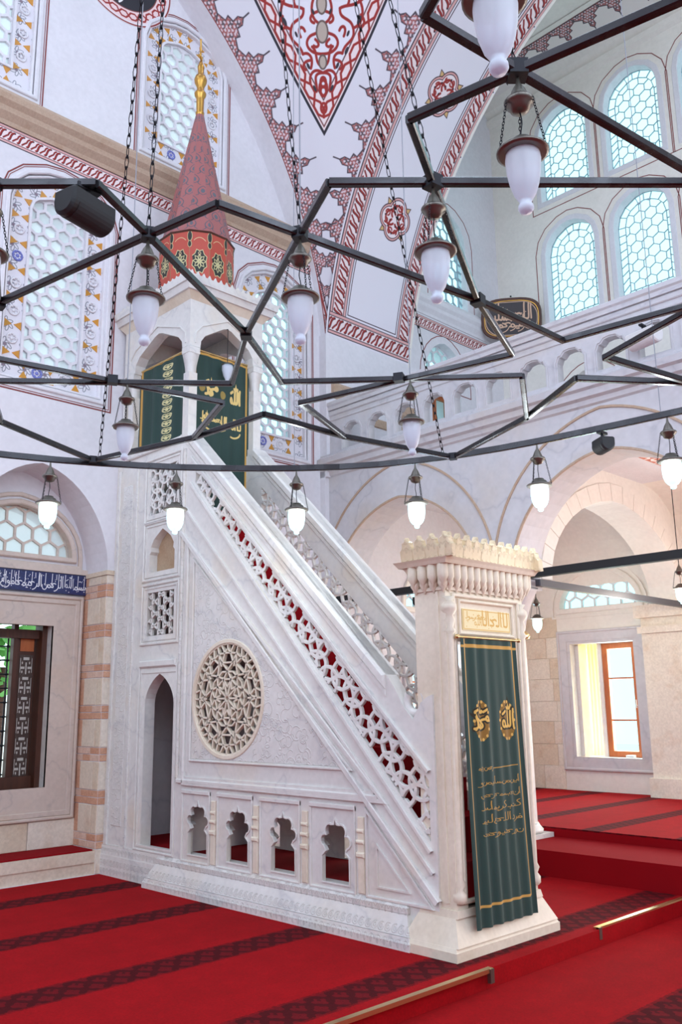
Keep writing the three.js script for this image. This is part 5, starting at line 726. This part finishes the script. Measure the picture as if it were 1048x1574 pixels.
  const facets = (r0, r1, y0, y1, n, uvf) => { const pos = [], uv = []; for (let i = 0; i < n; i++) { const a = (i + 0.5) / n * 2 * PI, b = (i + 1.5) / n * 2 * PI; const A = [r0 * cos(a), y0, r0 * sin(a)], B = [r0 * cos(b), y0, r0 * sin(b)], C = [r1 * cos(b), y1, r1 * sin(b)], D = [r1 * cos(a), y1, r1 * sin(a)]; pos.push(...A, ...C, ...B, ...A, ...D, ...C); const U = (x, y) => uv.push(...uvf(i + x, y)); U(0, 0); U(1, 1); U(1, 0); U(0, 0); U(0, 1); U(1, 1); } const g = new THREE.BufferGeometry(); g.setAttribute('position', new THREE.Float32BufferAttribute(pos, 3)); g.setAttribute('uv', new THREE.Float32BufferAttribute(uv, 2)); g.computeVertexNormals(); return g; };
  const RF = part('roof', P); RF.position.set(ax, 0, az);
  mesh('drum', [facets(0.455, 0.455, 6.3, 7.16, 12, (i, v) => [i / 6, v])], M.drum, RF, true);
  mesh('eave', [facets(0.455, 0.47, 7.15, 7.17, 12, (i, v) => [i, v]), facets(0.47, 0.4, 7.17, 7.185, 12, (i, v) => [i, v])], M.wood, RF);
  mesh('cone', [facets(0.435, 0.05, 7.17, 9.02, 12, (i, v) => [i / 12, v])], M.cone, RF, true);
  mesh('finial', [lathe([[0, 8.98], [0.05, 9.0], [0.055, 9.05], [0.045, 9.07], [0.05, 9.24], [0.05, 9.26], [0.072, 9.3], [0.076, 9.33], [0.056, 9.36], [0.045, 9.38], [0.045, 9.42], [0.074, 9.48], [0.082, 9.53], [0.066, 9.58], [0.035, 9.6], [0.04, 9.68], [0.045, 9.72], [0.03, 9.76], [0.02, 9.8], [0, 9.8]], 18), new THREE.TorusGeometry(0.052, 0.014, 6, 18, 4.6).rotateZ(2.27).rotateY(0.8).translate(0, 9.88, 0), tube([[0, 9.94, 0], [-0.02, 10.0, 0.02], [-0.045, 10.08, 0.05]], 0.012)], M.gilt, RF);
}
// cloths, rods and the small lamp
function cloth(name, label, w0, w1, y0, y1, place, mat, folds, flare = 0) {
  const t = thing(name, label, 'curtain');
  mesh('cloth', [sweepStrip((u, v) => { const k = 1 - v, c = (w0 + w1) / 2, x = c + (u - 0.5) * (w1 - w0) * (1 + 0.06 * flare * k); const d = 0.014 * sin(u * folds * 2 * PI) * (0.35 + 0.65 * k) + 0.006 * sin(u * 31 + 1) + flare * k * k * 0.03; return place(x, y0 + v * (y1 - y0), d); }, 90, 14, (u, v) => [u, v])], mat, t, true);
  return t;
}
{
  const t = cloth('door_curtain', 'long dark green curtain with gold embroidery hanging in the pulpit doorway', -0.5, 0.21, 0.17, 2.19, (x, y, d) => [x + (2.2 - y) * 0.004, y, 4.845 + d * 0.8 + (2.2 - y) * 0.014], M.doorCloth, 6, 1);
  t.children[0].material.side = THREE.DoubleSide; mesh('rod', [rod([-0.53, 2.2, 4.85], [0.24, 2.2, 4.85], 0.009), new THREE.SphereGeometry(0.018, 10, 8).translate(-0.54, 2.2, 4.85), new THREE.SphereGeometry(0.018, 10, 8).translate(0.25, 2.2, 4.85), box(-0.525, -0.51, 2.19, 2.215, 4.79, 4.85), box(0.215, 0.23, 2.19, 2.215, 4.79, 4.85)], M.brass, t);
  const b = cloth('back_curtain', 'dark green embroidered cloth in the front arch of the pulpit pavilion', -0.5, 0.28, 3.6, 5.6, (x, y, d) => [x, y, 1.3 + d * 0.6], M.backCloth, 5); mesh('rod', [rod([-0.5, 5.6, 1.3], [0.28, 5.6, 1.3], 0.01)], M.brass, b);
  const s = cloth('side_curtain', 'dark green cloth with vertical gold scroll in the side arch of the pavilion', 0.27, 1.26, 4.57, 5.6, (x, y, d) => [-0.53 + d * 0.6, y, x], M.sideCloth, 5); mesh('rod', [rod([-0.53, 5.6, 0.25], [-0.53, 5.6, 1.27], 0.01)], M.brass, s);
  const l = thing('hanging_lamp', 'small unlit white glass lamp before the green pavilion cloth', 'lamp', [-0.12, 5.46, 1.42]);
  mesh('glass', [lathe([[0.0, -0.2], [0.022, -0.19], [0.025, -0.16], [0.045, -0.12], [0.062, -0.05], [0.062, 0.0], [0, 0]], 16)], M.milk, l); mesh('cap', [lathe([[0.068, 0], [0.066, 0.015], [0.03, 0.03], [0, 0.035]], 16)], M.pewter, l); mesh('hook', [rod([0, 0.03, 0], [0, 0.44, 0], 0.004, 5), rod([0, 0.44, 0], [0, 0.44, -0.02], 0.005, 5)], M.iron, l);
}
// ================================================================ THE HANGING IRON STAR AND ITS LAMPS
const SC = V3(-4.4, 3.7, 6.9), K0 = 28.5;                                       // centre; bearing of one outer point of the small star
const pol = (deg, r, y = 0) => [SC.x + r * cos(deg * D2R), SC.y + y, SC.z - r * sin(deg * D2R)];
const ringY = (deg) => { const d = ((deg + 540) % 360) - 180; const t = Math.min(1, Math.max(0, (40 - d) / 34)) * Math.min(1, Math.max(0, (d + 70) / 34)); return 0.115 * t * t * (3 - 2 * t); };
{
  const C = thing('chandelier', 'huge black iron star and ring hung level under the dome', 'chandelier');
  const B = (a, b, w = 0.03, h = 0.034) => mesh('bar', [bar(pol(...a), pol(...b), w, h)], M.steel, C);
  for (let i = 0; i < 10; i++) {
    const J = K0 + 36 * i, Kp = J + 18, Km = J - 18;
    B([J, 1.06], [Kp, 0.77]); B([J, 1.06], [Km, 0.77]); B([J, 1.06], [Kp, 2.05]); B([J, 1.06], [Km, 2.05]);
    B([Kp, 2.05], [Kp + 3.2, 2.81]); B([Kp, 2.05], [Kp - 3.2, 2.81]);
    B([Km + 4.7, 3.19, 0.004], [Kp - 3.2, 2.81, 0.004]); B([Kp - 4.7, 3.19, -0.004], [Km + 3.2, 2.81, -0.004]);
    B([Kp + 4.7, 3.19], [Kp + 8.2, 4.0], 0.036, 0.04); B([Kp - 4.7, 3.19], [Kp - 8.2, 4.0], 0.036, 0.04);
    B([Kp + 8.2, 4.0], [Kp, 3.42], 0.036, 0.04); B([Kp - 8.2, 4.0], [Kp, 3.42], 0.036, 0.04); B([Kp - 8.2, 4.0], [J, 4.79], 0.036, 0.04); B([Km + 8.2, 4.0], [J, 4.79], 0.036, 0.04);
    for (const [a, r] of [[J, 1.06], [Kp, 2.05], [J, 2.88], [J, 4.77]]) mesh('joint', [box(-0.03, 0.03, -0.026, 0.026, -0.03, 0.03).rotateY(a * D2R).translate(...pol(a, r))], M.iron, C);
  }
  const P = Array.from({ length: 90 }, (_, i) => { const a = i * 4; return pol(a, 4.82, ringY(a) - 0.012); });
  const ringG = P.map((p, i) => bar(p, P[(i + 1) % 90], 0.03, 0.052)); mesh('ring', ringG, M.steel, C);
}
// lamps: bell, saucer, three chains, cap with brass rim, glass bowl with a knob
const AT = (x, y, r, n) => Array.from({ length: n }, (_, k) => [x + r * cos(k * 2 * PI / n + 0.5), y, r * sin(k * 2 * PI / n + 0.5)]);
function linkChain(a, b, L, W, wire) {                                          // links standing alternately across each other, as one chain
  const A = V3(...a), D = V3(...b).sub(A), n = Math.max(1, Math.round(D.length() / (L * 0.82))), gs = [], qn = new THREE.Quaternion().setFromUnitVectors(V3(0, 1, 0), D.clone().normalize());
  for (let i = 0; i < n; i++) { const c = A.clone().addScaledVector(D, (i + 0.5) / n); gs.push(new THREE.TorusGeometry(W / 2, wire, 4, 8).scale(1, L / W, 1).rotateY(i % 2 ? PI / 2 : 0).applyQuaternion(qn).translate(c.x, c.y, c.z)); }
  return gs;
}
function makeLamp(lit, s) {
  const o = new THREE.Group(); o.name = 'x';
  mesh('bell', [lathe([[0.004, 0], [0.008, -0.03], [0.02, -0.05], [0.034, -0.085], [0.03, -0.09], [0, -0.09]].map((p) => [p[0] * s, p[1] * s]), 18)], lit ? M.bronze : M.pewter, o);
  mesh('saucer', [lathe([[0.028, -0.086], [0.045, -0.088], [0.049, -0.095], [0.045, -0.104], [0.034, -0.112], [0.03, -0.125], [0.016, -0.132], [0, -0.134]].map((p) => [p[0] * s, p[1] * s]), 24)], M.bronze, o);
  const R2 = 0.078 * s, yc = -0.27 * s;
  for (let k = 0; k < 3; k++) { const a = k * 2 * PI / 3 + 0.4; mesh('chain', linkChain([0.046 * s * cos(a), -0.098 * s, 0.046 * s * sin(a)], [R2 * cos(a), yc, R2 * sin(a)], 0.014 * s, 0.008 * s, 0.0013 * s), M.iron, o); }
  mesh('cable', [tube([[0, -0.13 * s, 0], [0.004, -0.17 * s, 0.003], [-0.002, -0.21 * s, 0], [0, -0.24 * s, 0]], 0.0024 * s, 5)], M.iron, o);
  mesh('cap', [lathe([[0.012, -0.225], [0.03, -0.228], [0.034, -0.238], [0.046, -0.243], [0.056, -0.262], [0.06, -0.27], [0, -0.27]].map((p) => [p[0] * s, p[1] * s]), 24)], M.pewter, o);
  mesh('rim', [lathe([[0.05, -0.262], [0.074, -0.264], [0.081, -0.27], [0.08, -0.277], [0.07, -0.28], [0.052, -0.279]].map((p) => [p[0] * s, p[1] * s]), 28)], M.bronze, o);
  const gp = lit ? [[0.056, -0.276], [0.0575, -0.31], [0.057, -0.34], [0.053, -0.37], [0.044, -0.396], [0.03, -0.414], [0.018, -0.42], [0.018, -0.434], [0.012, -0.442], [0, -0.444]] : [[0.052, -0.276], [0.055, -0.3], [0.052, -0.34], [0.045, -0.38], [0.034, -0.415], [0.021, -0.437], [0.017, -0.444], [0.023, -0.455], [0.024, -0.466], [0.017, -0.478], [0, -0.483]];
  mesh('glass', [lathe(gp.map((p) => [p[0] * s, p[1] * s]), 24)], lit ? M.glowGlass : M.milk, o);
  return o;
}
const star = makeLamp(false, 1.02), lit = makeLamp(true, 1.24);
function hang(src, p, label, group, turn) { const o = src.clone(); o.name = numbered('hanging_lamp'); o.position.set(...p); o.rotation.y = turn; scene.add(o); tag(o, label, 'lamp', group); return o; }
const unlit = [[K0 + 72, 1.06, 'unlit milk glass lamp cut off by the left edge under the black loudspeaker bar'], [K0 + 36, 1.06, 'unlit milk glass lamp hanging left of the red tiled cone'], [K0, 1.06, 'unlit milk glass lamp hanging right of the pavilion before a window'], [K0 - 36, 1.06, 'unlit milk glass lamp hanging over the painted arch border'], [K0 - 72, 1.06, 'unlit milk glass lamp hanging before the upper leaded windows'], [K0 - 108, 1.06, 'largest unlit milk glass lamp, cut off by the top edge'], [K0 + 34.2, 2.88, 'small unlit milk glass lamp hanging left of the pulpit tower'], [K0 - 1.4, 2.88, 'small unlit milk glass lamp hanging before the gallery rail']];
unlit.forEach(([a, r, l], i) => hang(star, pol(a, r, -0.02), l, 'unlit lamps on the iron star', i * 1.3));
const ringL = [[68.4, 'lit lamp hanging before the lower left window arch'], [56.4, 'lit lamp hanging before the tower of the pulpit'], [44.4, 'lit lamp hanging before the pulpit stair rail'], [32.4, 'lit lamp hanging above the carved crest of the pulpit doorway'], [20.4, 'lit lamp hanging between the two gallery arches'], [8.4, 'lit lamp hanging before the red painted vault, rightmost on the ring']];
ringL.forEach(([a, l], i) => {
  const p = pol(a, 4.82, ringY(a) - 0.038); hang(lit, p, l, 'lit lamps on the iron ring', i * 0.9);
  const b = new THREE.PointLight(0xf0fbff, 1.1); b.name = 'lamp_light'; b.shadow.radius = 2; b.castShadow = true; b.position.set(p[0], p[1] - 0.41, p[2]); scene.add(b);
});
// aisle lamps on long cords
for (const [x, y, z, l] of [[5.5, 3.28, 1.6, 'small lit lamp hanging in the side aisle beside the column'], [5.5, 3.5, 3.83, 'lit lamp at the right edge before the side wall pier']]) {
  const o = hang(lit, [x, y, z], l, 'lit lamps of the side aisle', 0.4); mesh('cord', [rod([0, 0, 0], [0, 4.765 - y, 0], 0.006, 5)], M.iron, o);
  const b = new THREE.PointLight(0xfff4e0, 3.2); b.name = 'lamp_light'; b.shadow.radius = 2; b.castShadow = true; b.position.set(x, y - 0.44, z); scene.add(b);
}
// chains that carry the iron star, meeting under the dome
const HOOK = [-4.4, 7.6, 6.9];
const chains = [[pol(K0 + 36, 1.06), 'thick chain rising from the star point left of the red cone'], [pol(K0 + 35.4, 4.79), 'long chain rising along the lower left window'], [pol(K0 - 36, 1.06), 'chain rising over the painted arch from the star'], [pol(K0 + 1, 4.79), 'long chain rising from the ring before the gallery rail'], [pol(K0 - 72, 1.06), 'chain rising from the star at the upper right windows'], [pol(K0, 1.06), 'chain rising from the star point before the painted pendentive']];
chains.forEach(([p, l], i) => { const a = [p[0], p[1] + 0.02, p[2]], far = i === 1 || i === 3; tag(mesh('suspension_chain', linkChain(a, HOOK, far ? 0.085 : 0.07, far ? 0.026 : 0.019, far ? 0.003 : 0.0022), M.iron), l, 'chain', 'chains of the iron star'); });
{ const t = thing('ceiling_hook', 'iron hook block where the chandelier chains meet under the dome', 'hook', HOOK); mesh('block', [lathe([[0, -0.08], [0.08, -0.06], [0.09, 0.02], [0.03, 0.06], [0, 0.06]], 14)], M.iron, t); mesh('shaft', [rod([0, 0.05, 0], [0, 13.78, 0], 0.012, 6)], M.iron, t); }
for (const [a, r, l] of [[K0 + 34.2, 2.88, 'thin wire above the small lamp left of the tower'], [K0 - 1.4, 2.88, 'thin wire above the small lamp before the gallery'], [K0, 1.06, 'thin pale wire above the lamp before the pavilion window'], [K0 - 60, 2.4, 'thin pale wire crossing the upper leaded windows'], [8.9, 4.82, 'thin pale wire rising from the ring at the right lamp'], [44.6, 4.82, 'thin pale wire rising above the stair rail lamp']]) { const p = pol(a, r, r > 4.5 ? ringY(a) : 0); tag(mesh('hanging_wire', [rod([p[0], p[1], p[2]], [SC.x + (p[0] - SC.x) * 0.98, 16.6, SC.z + (p[2] - SC.z) * 0.98], 0.0035, 5)], M.cable), l, 'wire', 'thin wires of the lamps'); }
// ================================================================ LOUDSPEAKERS, BEAMS, SIGN
function speaker(label, pos, len, r, turn, tilt, mat) {
  const t = thing('loudspeaker', label, 'loudspeaker', pos); const prof = [...Array.from({ length: 15 }, (_, i) => { const a = PI + i / 14 * PI * 1.08; return [r * cos(a), r * sin(a)]; }), [r * 0.96, r * 0.7], [r * 0.8, r * 0.86], [-r * 0.8, r * 0.86], [-r, r * 0.7]];
  const inner = part('cabinet', t); inner.rotation.set(tilt, turn, 0, 'YXZ');
  mesh('case', [slab(prof, [], -len / 2, len / 2, 0.012).rotateY(PI / 2)], mat, inner); mesh('grille', [slab(prof.slice(1, 13).map((p) => [p[0] * 1.03, p[1] * 1.03]), [], -len / 2 + 0.02, len / 2 - 0.02).rotateY(PI / 2)], mat === M.offwhite ? M.white : M.blackGrille, inner);
  mesh('bracket', [rod([0, r * 0.6, 0], [0, r * 1.5 + 0.02, 0], 0.012, 8), box(-0.05, 0.05, r * 1.5, r * 1.5 + 0.02, -0.02, 0.02)], M.iron, t);
  return t;
}
speaker('black rounded loudspeaker hung under the star at the upper left', [-4.31, 3.59, 6.09], 0.21, 0.06, 0.25, 0.0, M.black);
speaker('black loudspeaker hung under the iron ring beside the gallery arch', [0.22, 3.63, 5.74], 0.15, 0.06, 1.0, 0.0, M.black);
speaker('white loudspeaker fixed on the gallery rail', [2.52, 5.4, 5.05], 0.34, 0.09, 1.35, 0, M.offwhite);
speaker('small black loudspeaker under the tie beam behind the pulpit doorway', [2.72, 2.99, 1.75], 0.24, 0.06, 1.57, 0, M.black);
for (const [z0, z1, l] of [[0.05, 2.78, 'dark tie beam of the first gallery arch behind the pulpit'], [3.05, 5.75, 'dark tie beam of the second gallery arch at the right']]) { const t = thing('tie_beam', l, 'beam'); mesh('timber', [slab(rect(2.71, 2.79, 3.1, 3.19), [], z0, z1, 0.01)], M.black, t); mesh('strap', [slab(rect(2.703, 2.797, 3.09, 3.2), [], z0, z0 + 0.06), slab(rect(2.703, 2.797, 3.09, 3.2), [], z1 - 0.06, z1)], M.iron, t); }
{ const t = thing('tie_beam', 'grey tie beam across the side aisle to the wall pier', 'beam'); mesh('timber', [slab(rect(2.98, 3.05, 3.04, 3.12).map((p) => [p[0] - 0.0, p[1]]), [], 0, 3.9, 0.01).translate(-3.0, 0, 0).rotateY(PI / 2).translate(3.02, 0, 3.28)], M.ironGrey, t); mesh('strap', [box(6.86, 6.92, 3.03, 3.13, 3.23, 3.33)], M.iron, t); }
{
  const t = thing('oval_sign', 'dark oval sign with gold lettering in the corner above the gallery', 'sign', [6.86, 8.5, 0.55]); const g = part('board', t); g.rotation.set(0.28, -0.9, 0, 'YXZ'); g.scale.setScalar(0.82);
  const ov = (w, h, k) => Array.from({ length: 40 }, (_, i) => { const a = i / 40 * 2 * PI, c = cos(a), s = sin(a), e = 0.62; return [w * Math.sign(c) * Math.pow(Math.abs(c), e), h * Math.sign(s) * Math.pow(Math.abs(s), e)]; });
  mesh('face', [uvBy(slab(ov(0.6, 0.4), [], -0.03, 0.0), (x, y) => [(x + 0.6) / 1.2, (y + 0.4) / 0.8])], M.oval, g, true);
  mesh('rim', [slab(ov(0.655, 0.45), [ov(0.59, 0.39)], -0.04, 0.03, 0.012)], M.wood, g); mesh('gilt_line', [slab(ov(0.6, 0.4), [ov(0.575, 0.378)], 0, 0.02, 0.006)], M.gilt, g); mesh('finial', [new THREE.SphereGeometry(0.02, 8, 6).translate(0, 0.48, 0)], M.iron, g);
  mesh('bracket', [new THREE.ConeGeometry(0.17, 0.22, 4).rotateX(PI).rotateY(PI / 4).translate(0.1, -0.47, -0.14)], M.cornice, t);
}
tag(mesh('power_adapter', [chamferBox(7.34, 7.44, 0.86, 0.905, 1.86, 1.98, 0.008)], M.offwhite), 'small white plastic box on the sill of the tall aisle window', 'box');
tag(mesh('walking_stick', [tube([[-0.42, 4.15, 0], [-0.42, 3.6, 0], [-0.42, 3.3, 0]].map(() => [0, 0, 0]).map((_, i) => [0.21, 3.55 - i * 0.24, 1.9]), 0.016, 6)], M.iron), 'thin dark stick leaning inside the far stair rail', 'stick');
// ================================================================ OUTSIDE
smesh('ground_outside', [box(-30, 40, -0.6, -0.5, -40, -0.95), box(7.9, 40, -0.6, -0.5, -0.95, 40)], M.bright);
for (const [x, y, z, s, l] of [[0.5, 2.9, -5.4, 1.25, 'pale green tree seen through the lower left window'], [3.4, 3.0, -8.4, 1.4, 'second green tree farther off beyond the qibla wall']]) {
  const t = thing('tree', l, 'tree', [x, 0, z]); mesh('trunk', [rod([0, -0.5, 0], [0, y - 0.5, 0], 0.12, 8)], M.wood, t); const gs = []; for (let i = 0; i < 260; i++) { const a = rnd() * 2 * PI, b = Math.acos(rnd() * 2 - 1), r = s * Math.cbrt(rnd()); gs.push(new THREE.CircleGeometry(0.1 + rnd() * 0.06, 5).rotateX(rnd() * 3).rotateY(rnd() * 6).translate(r * sin(b) * cos(a), y + r * cos(b) * 0.8, r * sin(b) * sin(a))); } tag(mesh('foliage', gs, M.leaf, t), null, null, null, 'stuff');
}
renderer.render(scene, camera);
